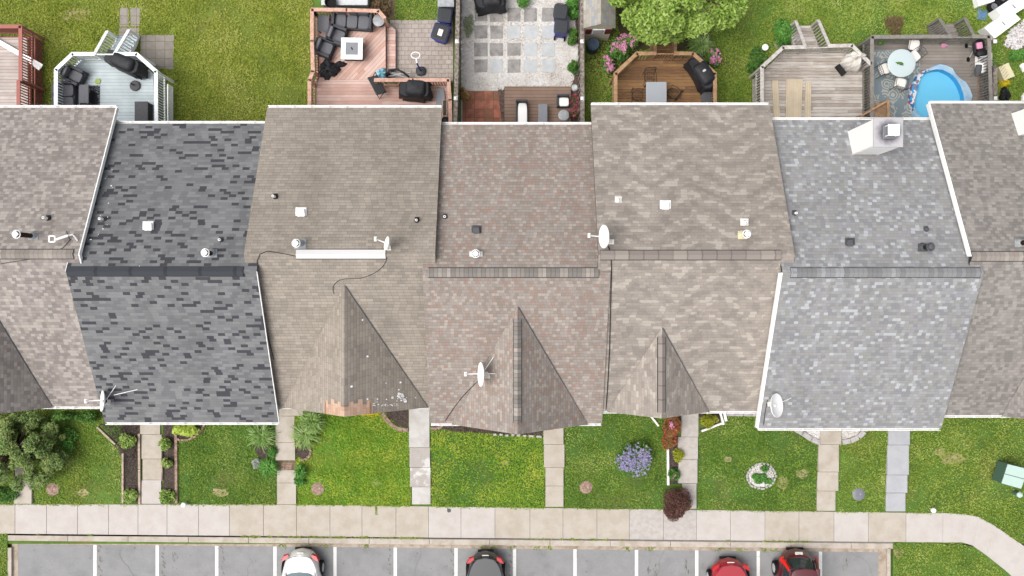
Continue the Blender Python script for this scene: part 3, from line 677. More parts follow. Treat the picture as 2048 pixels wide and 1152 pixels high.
def boxvent(k, px, py, s_=17, m='white'):
    h = HS[k]['obj']; b = MB(); slope_quad(b, k, px, py-2, s_+5, s_, 0, .02)
    P = [RP(k, px-s_/2+1, py+s_/2, .02), RP(k, px+s_/2-1, py+s_/2, .02), RP(k, px+s_/2-1, py-s_/2+1, .02), RP(k, px-s_/2+1, py-s_/2+1, .02)]
    T = [RP(k, px-s_/2+1, py+s_/2-1, .1), RP(k, px+s_/2-1, py+s_/2-1, .1), RP(k, px+s_/2-2, py-s_/2+2, .17), RP(k, px-s_/2+2, py-s_/2+2, .17)]
    b.hexa(P, T); b.build('roof_vent', M[m], h, bevel=.02)
pipe('A', 97, 437, 84, 434, .35); flue('A', 66, 472, 27, 473, .95)
pipe('B', 208, 439, 191, 438, .35, bm='lead_dark'); boxvent('B', 296, 453); pipe('B', 442, 480, 436, 479, .2, bm='lead_dark'); flue('B', 424, 507, 394, 508, .62)
pipe('C', 551, 394, 540, 391, .35, bm='black'); boxvent('C', 602, 425); pipe('C', 834, 441, 832, 441, .25, bm='black'); flue('C', 600, 488, 583, 488, .5, stem='galv', fl=(24, 20))
pipe('D', 890, 434, 889, 433, .2, bm='lead_dark'); boxvent('D', 953, 460, 15, 'lead_dark'); flue('D', 952, 508, 949, 510, .25, stem='white', flash='offwhite', fl=(26, 10))
pipe('E', 1237, 401, 1239, 398, .22, bm='offwhite', boot=(14, 12)); boxvent('E', 1331, 411); pipe('E', 1489, 446, 1491, 443, .22, bm='offwhite', boot=(16, 14)); flue('E', 1485, 470, 1502, 470, .5, stem='cream', flash='cream', fl=(18, 16))
pipe('F', 1589, 427, 1597, 427, .22, bm='lead_dark'); boxvent('F', 1700, 485, 15, 'lead_dark'); pipe('F', 1852, 459, 1857, 461, .12, pm='lead_dark', bm='lead_dark'); flue('F', 1846, 495, 1876, 495, .5, stem='black', flash='lead_dark', cap='lead_dark')
flue('G', 2040, 486, 2060, 484, .5); pipe('G', 2075, 440, 2080, 440, .3)
pipe('E', 1180, 468, 1180, 468, .1) if False else None
# chimney of the blue grey house
ch = MB(); ch.box(12.5, 13.42, 4.9, 5.83, 6.4, 9.16); chim = ch.build('chimney', M['white'], HS['F']['obj'])
for x in (12.5, 13.42):
    MB().box(x-.02, x+.02, 4.885, 4.92, 6.9, 9.16).build('corner_trim', M['offwhite'], chim)
cpo = MB().box(12.45, 13.47, 4.85, 5.88, 9.162, 9.22); cc = cpo.build('chimney_cap', M['sooty_cap'], chim, bevel=.01)
me = cc.data
for v_ in me.vertices: v_.co.x -= 12.96 - ORG[chim.name][0]; v_.co.y -= 5.365 - ORG[chim.name][1]; v_.co.z -= 9.22 - ORG[chim.name][2]
cc.location = (12.96 - ORG[chim.name][0], 5.365 - ORG[chim.name][1], 9.22 - ORG[chim.name][2])
MB().box(12.72, 13.16, 5.12, 5.58, 9.22, 9.35).build('flue_collar', M['grey_metal'], chim, bevel=.01)
fc = MB().box(12.78, 13.17, 5.18, 5.57, 9.56, 9.61)
for x in (12.8, 13.13):
    for y in (5.2, 5.54): fc.box(x-.015, x+.015, y-.015, y+.015, 9.35, 9.56)
fc.build('flue_hood', M['white'], chim, bevel=.01)
MB().box(18.6, 19.6, 5.6, 6.5, 6.0, 9.3).build('chimney', M['white'], HS['G']['obj'])
# pink repair shingles at the gable tip and white droppings (flat marks on the roof)
xc, zd, zc, hw, yt = HS['C']['dorm']
pt = MB()
for s_ in (-1, 1):
    sl2 = (zd-zc)/hw
    cols = [(0, .34), (.14, .5), (.28, .42), (.42, .56), (.56, .36), (.7, .5), (.8, .44)]
    for i, (d0, ln_) in enumerate(cols):
        d1 = d0+.14 if i < 6 else .88
        f = [(xc+s_*d0, yt-.003, zd-sl2*d0+.032), (xc+s_*d1, yt-.003, zd-sl2*d1+.032), (xc+s_*d1, yt+ln_, zd-sl2*d1+.032), (xc+s_*d0, yt+ln_, zd-sl2*d0+.032)]
        if s_ < 0: f = f[::-1]
        L_ = [(p[1], math.hypot(1, sl2)*abs(p[0]-xc)) for p in f]; pt.add(f, [(0, 1, 2, 3)], 0, [L_])
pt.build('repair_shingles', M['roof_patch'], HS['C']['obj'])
sp_ = MB(); r9 = random.Random(9)
for px, py, s_ in [(725, 640, .03), (735, 713, .04), (703, 773, .04), (735, 798, .03), (755, 798, .025), (772, 766, .02), (773, 799, .025), (801, 765, .04)] + [(r9.gauss(803, 8), r9.gauss(796, 7), r9.uniform(.015, .06)) for _ in range(30)] + [(r9.uniform(745, 800), 812 - abs(r9.gauss(0, 3)), r9.uniform(.008, .018)) for _ in range(40)]:
    p = RP('C', px, py, .03)
    if p.y < yt+.02: continue
    sl2 = (zd-zc)/hw; n_ = 7
    sp_.add([(p.x + s_*math.cos(6.28*i/n_), p.y + s_*math.sin(6.28*i/n_)*r9.uniform(.7, 1.3), p.z - sl2*s_*math.cos(6.28*i/n_)*(1 if p.x > xc else -1)) for i in range(n_)], [tuple(range(n_))])
sp_.build('bird_droppings', M['white'], HS['C']['obj'])
bd = MB()
for px, py, k in [(180, 479, 'A'), (182, 533-54, 'A')] + [(r9.uniform(195, 225), r9.uniform(300, 480), 'B') for _ in range(16)] + [(279, 532, 'B')]:
    p = RP(k, px, py, .012); s_ = r9.uniform(.01, .028); bd.add([(p.x + s_*math.cos(1.05*i), p.y + s_*math.sin(1.05*i), p.z - SLOPE*s_*math.sin(1.05*i)*(1 if p.y > HS[k]['yr'] else -1)) for i in range(6)], [tuple(range(6))])
bd.build('paint_specks', M['white'], HS['B']['obj'])
# cables lie on the roofs
def cable(pts, k, label, r=.014):
    P = []
    for (a_, b_) in zip(pts[:-1], pts[1:]):
        n = max(2, int(math.hypot(b_[0]-a_[0], b_[1]-a_[1]) / 8))
        for i in range(n): P.append(RP(k, a_[0]+(b_[0]-a_[0])*i/n, a_[1]+(b_[1]-a_[1])*i/n, .03))
    P.append(RP(k, *pts[-1], .03)); b = MB(); b.tube(P, r, 5); tag(b.build('cable', M['black']), label, 'cable', 'roof cables')
def bez(p0, p1, p2, n=8): return [((1-t)**2*p0[0]+2*t*(1-t)*p1[0]+t*t*p2[0], (1-t)**2*p0[1]+2*t*(1-t)*p1[1]+t*t*p2[1]) for t in [i/n for i in range(n+1)]]
cable([(548, 720), (524, 625), (516, 545), (514, 522), (520, 508), (535, 502), (565, 507), (600, 514), (650, 515), (700, 508), (772, 503)], 'C', 'thin cable looping along the white strip of the brown roof and down its left edge', .011)
cable(bez((774, 515), (768, 545), (720, 557)) + [(690, 558)] + bez((680, 560), (660, 570), (668, 588)), 'C', 'thin cable curling above the tip of the brown gable', .009)
cable(bez((956, 762), (925, 790), (905, 820)) + [(890, 842)], 'D', 'brown cable running from the dish to the gutter of the mottled roof', .012)
cable([(1216, 492), (1222, 505), (1223, 540), (1221, 620), (1219, 700), (1216, 760), (1212, 820)], 'E', 'thick black cable down the left edge of the tan roof', .016)
cable([(1535, 800), (1530, 825), (1527, 850)], 'F', 'short black cable below the dish at the corner of the blue grey roof', .011)
cable([(0, 528), (50, 520), (95, 512), (125, 496), (142, 478)], 'A', 'thin cable crossing the ridge of the pinkish grey roof', .009)

# satellite dishes
def dish(k, foot, cpx, w_px, h_px, z_up, label, tilt=75, rz=0.0, feed=None, arm=None, struts=(), rust=False):
    f = RP(k, *foot, .02); th = thing('satellite_dish', label, 'satellite dish', f, 'roof dishes'); c_ = W(cpx[0], cpx[1], f.z + z_up)
    s0 = (H - c_.z) / FPX; rx = h_px * s0 / 2; d_ = MB(); ct = math.asin(min(1, w_px / h_px))   # tilt so the rim foreshortens to w_px
    n = 28; vw = (Vector((0, 0, H)) - c_).normalized(); hd = Vector((math.cos(rz), math.sin(rz), 0)); hd = (hd - vw*hd.dot(vw)).normalized(); nm = vw*math.sin(ct) + hd*math.cos(ct); a_ = nm.cross(Vector((0, 0, 1))).normalized(); b_ = nm.cross(a_).normalized()
    rings = []
    for q in (0.02, .35, .7, 1.0): rings.append([c_ + (a_*math.cos(6.2832*j/n) + b_*math.sin(6.2832*j/n)*1.0)*rx*q + nm*(.12*rx*2*q*q - .1) for j in range(n)])
    for q in (1.0, .7, .35, .02): rings.append([c_ + (a_*math.cos(6.2832*j/n) + b_*math.sin(6.2832*j/n)*1.0)*rx*q + nm*(.12*rx*2*q*q - .125) for j in range(n)])
    d_.loft(rings); refl = d_.build('reflector', M['white'], th, True)
    m_ = MB(); back = c_ - nm*.12; m_.tube([f, f + Vector((0, 0, .12)), back], .028, 8); m_.ob(back, (.1, .1, .1)); m_.ob(f + Vector((0, 0, .01)), (.2, .26, .02), 0, rx=-math.atan(SLOPE) if f.y < HS[k]['yr'] else math.atan(SLOPE)); m_.build('mast', M['offwhite'], th)
    for s_ in struts: q0 = W(s_[0], s_[1], f.z + z_up*.8); q1 = RP(k, s_[2], s_[3]); MB().tube([q0, q1], .014, 6).build('strut', M['white'], th)
    if feed: q = W(feed[0], feed[1], c_.z + .05); fa = MB(); fa.tube([c_ - nm*.1 - Vector((0, 0, rx*.7)), q], .02, 6); fa.build('feed_arm', M['white'], th); MB().ob(q, (.09, .16, .09)).ob(q + Vector((0, 0, .06)), (.06, .06, .05)).build('receiver', M['offwhite'], th, bevel=.01)
    if rust: MB().lathe(back + Vector((.02, 0, .02)), [(.06, 0), (.09, .04), (.05, .1)], 10).build('bracket', M['rust'], th)
    return th
dish('E', (1222, 486), (1207, 473), 19, 47, .55, 'large white satellite dish tipped toward the mottled roof, with feed arm to the left', rz=math.pi, feed=(1178, 471))
dish('D', (975, 750), (961, 749), 11, 49, .5, 'white satellite dish seen nearly edge on beside the capped gable', rz=math.pi, feed=(931, 748), struts=((968, 742, 987, 714), (965, 748, 990, 747)))
dish('F', (1540, 806), (1554, 811), 23, 48, .45, 'white oval satellite dish at the front left corner of the blue grey roof', rz=0, struts=((1562, 805, 1582, 796),))
dish('B', (216, 802), (203, 802), 6, 42, .5, 'rusty edge on satellite dish at the front left corner of the charcoal roof', rz=math.pi, feed=(172, 802), struts=((228, 790, 275, 779), (212, 800, 232, 771)), rust=True)
dish('C', (776, 498), (770, 486), 7, 28, .45, 'small white dish at the right end of the white ridge strip', rz=math.pi*.93, feed=(751, 478))
t = thing('dish_mount', 'white bent dish bracket without its dish on the pinkish grey roof', 'dish mount', RP('A', 140, 478), None)
MB().tube([RP('A', 112, 479, .35), RP('A', 136, 471, .3)], .045, 8).build('arm', M['white'], t)
MB().tube([RP('A', 136, 471, .3), RP('A', 145, 469, .25), RP('A', 150, 474, .15), RP('A', 155, 481, .02)], .028, 8).build('mast', M['offwhite'], t)
b = MB(); c_ = RP('A', 104, 478, .35)
for s_ in (-1, 1): b.beam(c_ + Vector((-.1, s_*.1, 0)), c_ + Vector((.1, s_*.1, 0)), .04, .03); b.beam(c_ + Vector((s_*.1, -.1, 0)), c_ + Vector((s_*.1, .1, 0)), .04, .03)
b.build('bracket', M['white'], t); MB().tube([RP('A', 133, 462, .3), RP('A', 140, 480, .3)], .012, 5).build('cross_bar', M['black'], t)

# ---------------------------------------------------------------- decks
ZD, ZRAIL = 1.45, 2.42
def rail_seg(deck, p0, p1, z1, m, bal=True, wd=.16, zf=ZD, z0b=None, ends=(True, True), gap=.115):
    """top board from p0 to p1 (world, at rail height), balusters down to the floor"""
    p0, p1 = Vector(p0), Vector(p1); hr = MB(); hr.beam(p0, p1, wd, .04, ext=wd*.22); r = hr.build('top_rail', m, deck, bevel=.006)
    b = MB(); L = (p1-p0).length; n = max(2, int(L/gap)); drop = ZRAIL - ZD
    lo0, lo1 = p0 - Vector((0, 0, drop-.1)), p1 - Vector((0, 0, drop-.1))
    b.beam(lo0, lo1, .05, .09); b.beam(p0 - Vector((0, 0, .07)), p1 - Vector((0, 0, .07)), .05, .09)
    for i in range(1, n):
        q = p0.lerp(p1, i/n); b.beam(q - Vector((0, 0, drop-.14)), q - Vector((0, 0, .1)), .04, .04)
    b.build('balusters', m, deck)
    for q, e in ((p0, ends[0]), (p1, ends[1])):
        if e: MB().box(q.x-.05, q.x+.05, q.y-.05, q.y+.05, gz(q.x, q.y)-.05, q.z-.025).build('post', m, deck)
def lattice(deck, p0, p1, z0, z1, m, st=.14):
    p0, p1 = Vector(p0), Vector(p1); d = (p1-p0); L = d.length; d.normalize(); b = MB(); hh = z1 - z0; off = d.cross(Vector((0, 0, 1))).normalized()
    k = -hh
    while k < L:
        for s_, o in ((1, .012), (-1, -.012)):
            a_, c_ = (max(k, 0), min(k+hh, L)); za = z0 + (a_-k); zb_ = z0 + (c_-k)
            if s_ < 0: za, zb_ = z1 - (a_-k), z1 - (c_-k)
            if c_ - a_ > .05:
                q0 = Vector((p0.x, p0.y, 0)) + d*a_ + off*o; q1 = Vector((p0.x, p0.y, 0)) + d*c_ + off*o; q0.z = za; q1.z = zb_; b.beam(q0, q1, .012, .035)
        k += st
    for zz in (z0, z1): b.beam((p0.x, p0.y, zz), (p1.x, p1.y, zz), .05, .06)
    b.build('lattice', m, deck)
def deck(name, label, floorpx, fm, rm, rails, gate=None, lat=(), zf=ZD, zr=ZRAIL, group='back decks'):
    fp = [W(x, y, zf) if len(pt_) == 2 else None for pt_ in floorpx for x, y in [pt_[:2]]]
    c_ = sum(fp, Vector()) / len(fp); d_ = thing('deck', label, 'deck', (c_.x, c_.y, .6), group)
    b = MB(); b.prism([(p.x, p.y) for p in fp], zf-.04, zf); b.build('floor', fm, d_)
    rj = MB(); n = len(fp)
    for i in range(n): q0, q1 = fp[i], fp[(i+1) % n]; rj.beam((q0.x, q0.y, zf-.17), (q1.x, q1.y, zf-.17), .05, .24)
    for q in fp: rj.box(q.x-.06, q.x+.06, q.y-.06, q.y+.06, .3, zf-.05)
    rj.build('frame', rm, d_)
    for seg in rails:
        P = [W(x, y, zr) for x, y in seg]
        for i in range(len(P)-1): rail_seg(d_, P[i], P[i+1], zr, rm, ends=(True, i == len(P)-2))
    for (a_, b_) in lat: lattice(d_, W(*a_, zf), W(*b_, zf), .62, zf-.3, rm)
    excl([W(x, y, .6) for x, y in floorpx])
    return d_
def gate(d_, a_, b_, m, zr=ZRAIL):
    p0, p1 = W(*a_, zr-.05), W(*b_, zr-.05); b = MB(); b.beam(p0, p1, .05, .05); b.beam(p0 - Vector((0, 0, .8)), p1 - Vector((0, 0, .8)), .05, .06); n = int((p1-p0).length/.11)
    for i in range(n+1): q = p0.lerp(p1, i/n); b.beam(q - Vector((0, 0, .8)), q, .03, .03)
    b.build('gate', m, d_)
def stairs(d_, a0, a1, e0, e1, m, tm, n=4, zf=ZD):
    """rails run from a0/a1 (photo px at deck rail height) to e0/e1 (px at the foot, 1 m above ground)"""
    A0, A1, E0, E1 = W(*a0, ZRAIL), W(*a1, ZRAIL), W(*e0, 1.62), W(*e1, 1.62)
    b = MB(); st = MB()
    for i in range(n):
        f0, f1 = i/n, (i+1)/n + .04; z = zf - (zf-.6)*(i+1)/(n+1)
        q = [A0.lerp(E0, f1), A1.lerp(E1, f1), A1.lerp(E1, f0), A0.lerp(E0, f0)]
        b.prism([(p.x, p.y) for p in q], z-.04, z)
    b.build('treads', tm, d_)
    for A_, E_ in ((A0, E0), (A1, E1)):
        r = MB(); r.beam(A_, E_, .13, .04, ext=.03); r.build('stair_rail', m, d_)
        s_ = MB(); s_.beam(A_ - Vector((0, 0, 1.12)), E_ - Vector((0, 0, 1.05)), .05, .22); k = 9
        for i in range(1, k): q = A_.lerp(E_, i/k); s_.beam(q - Vector((0, 0, 1.0)), q - Vector((0, 0, .02)), .04, .04)
        s_.box(E_.x-.05, E_.x+.05, E_.y-.05, E_.y+.05, .5, E_.z-.02); s_.build('stair_balusters', m, d_)

d1 = deck('deck', 'weathered board deck with red painted railing at the far left', [(-60, 75), (54, 75), (56, 230), (-60, 230)], M['red_deck'], M['red_rail'], [[(-60, 53), (41, 53), (41, 160)], [(37, 162), (37, 235)]], lat=(((-60, 70), (60, 70)), ((62, 72), (62, 230))))
d2 = deck('deck', 'pale blue grey board deck with white railing and angled corners', [(128, 230), (128, 150), (157, 122), (276, 122), (306, 150), (312, 260), (128, 260)], M['blue_deck'], M['white_rail'], [[(112, 235), (112, 139), (145, 108), (188, 108)], [(229, 108), (273, 108), (312, 143), (313, 262)]], lat=(((330, 165), (330, 262)),))
gate(d2, (188, 109), (229, 109), M['white_rail']); stairs(d2, (189, 108), (229, 108), (214, 63), (257, 61), M['white_rail'], M['blue_deck'])
# white boards leaning out under the red railing
p = MB(); p.beam(W(-30, 68, 1.6), W(84, 133, 1.52), .2, .04); p.beam(W(60, 122, 1.56), W(80, 138, 1.56), .16, .04)
tag(p.build('board', M['white']), 'long white boards poking out under the red deck railing', 'board')

d3 = thing('deck', 'salmon painted L shaped deck holding the grey sofa set', 'deck', (W(700, 110, .6).x, W(700, 110, .6).y, .6), 'back decks')
b = MB(); F1 = [(637, 34), (757, 34), (771, 52), (771, 157), (800, 157), (800, 158), (637, 158)]; Z3 = 1.1
b.prism([(W(x, y, Z3).x, W(x, y, Z3).y) for x, y in [(637, 34), (757, 34), (771, 52), (771, 159), (637, 159)]], Z3-.04, Z3); b.build('upper_floor', M['pink_diag'], d3)
b = MB(); b.prism([(W(x, y, Z3).x, W(x, y, Z3).y) for x, y in [(633, 159.3), (896, 159.3), (896, 255), (633, 255)]], Z3-.04, Z3); b.build('lower_floor', M['pink_deck'], d3)
b = MB(); fp = [W(x, y, Z3-.17) for x, y in [(637, 34), (757, 34), (771, 52), (771, 159), (896, 160), (896, 255)]]
for i in range(5): b.beam(fp[i], fp[i+1], .05, .22)
b.beam(W(637, 34, Z3-.17), W(633, 255, Z3-.17), .05, .22)
for q in fp: b.box(q.x-.06, q.x+.06, q.y-.06, q.y+.06, .4, Z3-.05)
b.build('frame', M['pink_rail'], d3)
b = MB(); b.prism([(W(x, y, .85).x, W(x, y, .85).y) for x, y in [(773.5, 42), (791, 60), (791, 137), (776, 146), (773.5, 146)]], .79, .85); b.prism([(W(x, y, .85).x, W(x, y, .85).y) for x, y in [(774, 50), (787, 62), (787, 135), (774, 142)]], .5, .78); b.build('step', M['pink_deck'], d3)
excl([W(x, y, .6) for x, y in [(637, 30), (771, 30), (795, 60), (795, 155), (900, 155), (900, 255), (637, 255)]])
ZR3 = 2.05
for seg in ([(624, 19), (693, 20), (757, 22), (769, 36)], [(624, 19), (624, 82), (626, 143), (619, 160), (619, 232)], [(750, 160), (826, 160), (897, 160), (900, 200), (901, 250)]):
    P = [W(x, y, ZR3) for x, y in seg]
    for i in range(len(P)-1): rail_seg(d3, P[i], P[i+1], ZR3, M['pink_rail'], ends=(True, i == len(P)-2))
d4 = thing('deck', 'low brown composite deck with white cushioned seats', 'deck', (W(1075, 210, .7).x, W(1075, 210, .7).y, .6), 'back decks')
b = MB(); q = [W(x, y, .82) for x, y in [(1009, 173), (1142, 173), (1142, 262), (1009, 262)]]; b.prism([(p.x, p.y) for p in q], .78, .82); b.build('floor', M['comp_deck'], d4)
b = MB(); b.prism([(q[0].x+.03, q[0].y-.03), (q[1].x-.03, q[1].y-.03), (q[2].x-.03, q[2].y), (q[3].x+.03, q[3].y)], .5, .78); b.build('frame', M['comp_deck'], d4); excl([(p.x, p.y) for p in q])
d5 = deck('deck', 'brown stained wood deck with angled corners under the leafy tree', [(1236, 230), (1236, 150), (1276, 118), (1386, 118), (1424, 150), (1424, 230)], M['brown_deck'], M['brown_rail'], [[(1231, 235), (1231, 147), (1274, 107), (1311, 107)], [(1350, 107), (1386, 107), (1430, 147), (1430, 235)]])
gate(d5, (1311, 108), (1350, 108), M['brown_rail']); stairs(d5, (1311, 107), (1350, 107), (1309, 78), (1352, 78), M['brown_rail'], M['brown_deck'], 3)
d6 = deck('deck', 'bleached grey board deck with angled corners and three loose planks', [(1530, 262), (1530, 140), (1565, 106), (1700, 106), (1728, 135), (1728, 262)], M['weather_deck'], M['weather_rail'], [[(1524, 215), (1524, 134), (1566, 95), (1611, 94)], [(1658, 92), (1704, 91), (1741, 128)]], lat=(((1517, 150), (1517, 230)),))
gate(d6, (1612, 96), (1657, 95), M['weather_rail']); stairs(d6, (1611, 94), (1659, 92), (1592, 43), (1637, 41), M['weather_rail'], M['weather_deck'])
d7 = deck('deck', 'large grey brown deck with a blue paddling pool and round table', [(1738, 262), (1738, 84), (1968, 84), (1968, 262)], M['grey_deck'], M['grey_rail'], [[(1744, 255), (1744, 74), (1904, 73)], [(1946, 73), (1978, 73), (1983, 240)]])
gate(d7, (1905, 75), (1945, 75), M['grey_rail']); stairs(d7, (1902, 73), (1949, 73), (1879, 38), (1930, 37), M['grey_rail'], M['grey_deck'])
# lattice privacy panel between the two right hand decks
t = thing('lattice_screen', 'brown lattice privacy screen angled between the bleached deck and the grey deck', 'screen', (*W(1758, 225, ZD).xy, ZD))
lp = [W(1722, 232, ZRAIL-.1), W(1776, 201, ZRAIL+.2)]
b = MB(); b.beam(lp[0], lp[1], .08, .08); b.beam(lp[1], (lp[1].x, lp[1].y-.75, lp[1].z-.0), .1, .08); b.box(lp[1].x-.05, lp[1].x+.05, lp[1].y-.05, lp[1].y+.05, ZD, lp[1].z); b.box(lp[0].x-.05, lp[0].x+.05, lp[0].y-.05, lp[0].y+.05, ZD, lp[0].z); b.build('screen_frame', M['brown_rail'], t)
b = MB(); y0 = W(0, 243, 2.3).y
for i in range(-12, 26):
    for s_ in (-1, 1):
        x0 = W(1743, 0, 2.3).x + i*.075; pts = []
        for kx in (0, 1): pts.append((x0 + s_*kx*.95 - (0 if s_ > 0 else -.0), W(0, 206, 2.3).y - kx*.95))
        (xa, ya), (xb, yb_) = pts; lo_, hi_ = W(1744, 0, 2.3).x, W(1773, 0, 2.3).x
        if xa == xb: continue
        ta, tb = sorted(((lo_-xa)/(xb-xa), (hi_-xa)/(xb-xa))); ta, tb = max(0, ta), min(1, tb)
        if tb-ta < .03: continue
        P0 = (xa+(xb-xa)*ta, ya+(yb_-ya)*ta, 2.3+.008*s_); P1 = (xa+(xb-xa)*tb, ya+(yb_-ya)*tb, 2.3+.008*s_)
        b.beam(P0, P1, .03, .01)
b.build('lattice', M['brown_rail'], t)

# ---------------------------------------------------------------- back yard ground work
sheetpx('paver_patch', [(281, 70), (348, 70), (347, 138), (300, 138), (281, 120)], M['old_pavers'], .012)
for q in ([(240, 15), (257, 15), (257, 53), (239, 53)], [(261, 16), (280, 16), (279, 52), (261, 52)], [(238, 55), (278, 55), (278, 73), (238, 72)]): sheetpx('stepping_slabs', q, M['old_pavers'], .015)
sheetpx('paver_patio', [(780, 40), (906, 40), (906, 165), (780, 165)], M['pavers'], .012)
sheetpx('soil_bed', [(738, -10), (790, -10), (790, 38), (760, 38)], M['soil'], .01)
sheetpx('soil_bed', [(1166, 60), (1240, 60), (1290, 95), (1290, 125), (1240, 160), (1190, 150), (1172, 120)], M['soil_dark'], .008, ex=False)
sheetpx('soil_bed', [(1230, -20), (1420, -20), (1420, 100), (1240, 100)], M['soil_dark'], .009)
grav = [(922, -20), (1161, -20), (1161, 260), (922, 260)]
sheetpx('gravel_bed', grav, M['gravel_base'], .008)
sheetpx('brick_patio', [(925, 182), (1006, 182), (1006, 262), (925, 262)], M['red_pavers'], .02)
sheetpx('soil_bed', [(1142, 150), (1161, 150), (1161, 262), (1142, 262)], M['mulch_brown'], .02)
sheetpx('soil_bed', [(1135, -20), (1161, -20), (1161, 150), (1150, 150), (1150, 60)], M['mulch_brown'], .014)
sheetpx('soil_bed', [(995, 176), (1010, 176), (1010, 250), (1004, 250)], M['mulch_brown'], .026)
sl_ = MB(); holes = []
dark = {(0, 0), (0, 1), (0, 2), (0, 3), (0, 4), (1, 0), (1, 1), (2, 0), (2, 1), (2, 2), (3, 0), (3, 2), (3, 1)}
cx_ = [(949, 975), (980, 1006), (1015, 1041), (1048, 1074), (1084, 1110)]; ry_ = [(16, 43), (51, 77), (86, 112), (119, 145)]
for r_, (y0, y1) in enumerate(ry_):
    for c_, (x0, x1) in enumerate(cx_):
        z = .635 + rr.uniform(0, .008); q = [W(x0, y1, z), W(x1, y1, z), W(x1, y0, z), W(x0, y0, z)]; q = [p + Vector((rr.uniform(-.02, .02), rr.uniform(-.02, .02), 0)) for p in q]
        sl_.hexa([(p.x, p.y, .5) for p in q], q, 0 if (r_, c_) in dark and not (r_ == 3 and c_ == 1) else 1); holes.append([(x0, y0), (x1, y0), (x1, y1), (x0, y1)])
struct(sl_.build('patio_slabs', [M['slab_dark'], M['slab_light']], local=True, bevel=.01))
chips([(923, 0), (1150, 0), (1150, 60), (1158, 120), (1145, 165), (1142, 172), (1008, 172), (1006, 180), (923, 181)], 30000, .075, M['chips'], 'gravel', 'white stone chips spread between the square slabs', 'gravel', holes)
chips([(1120, 84), (1158, 90), (1158, 150), (1125, 150)], 1200, .06, M['chips'], 'gravel', 'white stone chips along the bushes by the right fence', 'gravel')

def fence(px0, px1, y0, y1, ztop, label):
    x0, x1 = px0, px1; P0, P1 = W(x0, y0, ztop), W(x1, y1, ztop); t = thing('fence', label, 'fence', (*((P0+P1)/2).xy, .6), 'wooden yard fences')
    L = (P1-P0).length; n = int(L/.145)
    b = MB()
    for i in range(n):
        q = P0.lerp(P1, (i+.5)/n); zt = ztop - .06 - rr.uniform(0, .04); b.ob((q.x + (.045 if i % 2 else -.045), q.y, (zt+.55)/2), (.02, .135, zt-.55), 0)
    b.build('pickets', M['fence_wood'], t)
    b = MB(); 
    for zz in (.9, 1.5, ztop-.2): b.beam((P0.x, P0.y, zz), (P1.x, P1.y, zz), .05, .08)
    b.beam(P0, P1, .17, .035); b.build('rails', M['fence_wood'], t)
    for (py) in (83, 197, -30):
        f = (py-y0)/(y1-y0); q = P0.lerp(P1, f); b = MB(); b.box(q.x-.055, q.x+.055, q.y-.055, q.y+.055, .5, ztop+.03); po = b.build('post', M['fence_wood'], t)
        MB().hexa([(q.x-.08, q.y-.08, ztop+.03), (q.x+.08, q.y-.08, ztop+.03), (q.x+.08, q.y+.08, ztop+.03), (q.x-.08, q.y+.08, ztop+.03)], [(q.x-.02, q.y-.02, ztop+.1), (q.x+.02, q.y-.02, ztop+.1), (q.x+.02, q.y+.02, ztop+.1), (q.x-.02, q.y+.02, ztop+.1)]).build('post_cap', M['white'], po)
fence(917, 910, -40, 262, 2.35, 'weathered board fence between the paver patio and the white gravel yard')
fence(1164, 1165, -40, 262, 2.35, 'weathered board fence between the gravel yard and the shed')
fence(1990, 1991, 132, 262, 2.2, 'short grey fence run along the right edge of the pool deck')

# ---------------------------------------------------------------- shed
t = thing('garden_shed', 'cream garden shed with grey shingle roof and maroon shutters', 'shed', (*W(1198, 45, .6).xy, .6))
ZS = 2.65; e0, e1 = W(1167, 56, ZS), W(1231, 56, ZS); yb = W(0, -60, ZS).y; xc = (e0.x+e1.x)/2; zr_ = ZS+.55
b = MB(); x0, x1, yf = e0.x+.1, e1.x-.1, e0.y+.08
b.add([(x0, yf, .55), (x1, yf, .55), (x1, yf, ZS), (xc, yf, zr_-.1), (x0, yf, ZS), (x0, yb, .55), (x1, yb, .55), (x1, yb, ZS), (xc, yb, zr_-.1), (x0, yb, ZS)], [(0, 1, 2, 3, 4), (9, 8, 7, 6, 5), (1, 6, 7, 2), (5, 0, 4, 9)])
b.build('wall', M['shed_wall'], t)
b = MB(); L = math.hypot(xc-e0.x, .55)
b.add([(e0.x, e0.y, ZS), (xc, e0.y, zr_), (xc, yb, zr_), (e0.x, yb, ZS)], [(0, 1, 2, 3)], 0, [[(e0.y, 0), (e0.y, L), (yb, L), (yb, 0)]])
b.add([(xc, e0.y, zr_), (e1.x, e0.y, ZS), (e1.x, yb, ZS), (xc, yb, zr_)], [(0, 1, 2, 3)], 0, [[(e0.y, L), (e0.y, 0), (yb, 0), (yb, L)]])
b.add([(e0.x, e0.y, ZS), (e0.x, e0.y, ZS-.07), (xc, e0.y, zr_-.07), (xc, e0.y, zr_)], [(0, 1, 2, 3)], 1); b.add([(xc, e0.y, zr_), (xc, e0.y, zr_-.07), (e1.x, e0.y, ZS-.07), (e1.x, e0.y, ZS)], [(0, 1, 2, 3)], 1)
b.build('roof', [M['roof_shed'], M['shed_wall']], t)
wz = 1.95; b = MB().box(xc-.24, xc+.28, yf-.04, yf-.005, wz-.3, wz+.3); wo = b.build('window', M['white'], t)
b = MB()
for i in range(5): b.box(xc-.2, xc+.24, yf-.05, yf-.035, wz-.25+i*.11, wz-.2+i*.11)
b.build('louvres', M['grey_metal'], wo)
for a_ in (-.52, .32): MB().box(xc+a_, xc+a_+.24, yf-.035, yf-.005, wz-.3, wz+.3).build('shutter', M['shutter'], t)
excl([(x0, yf), (x1, yf), (x1, yb), (x0, yb)])
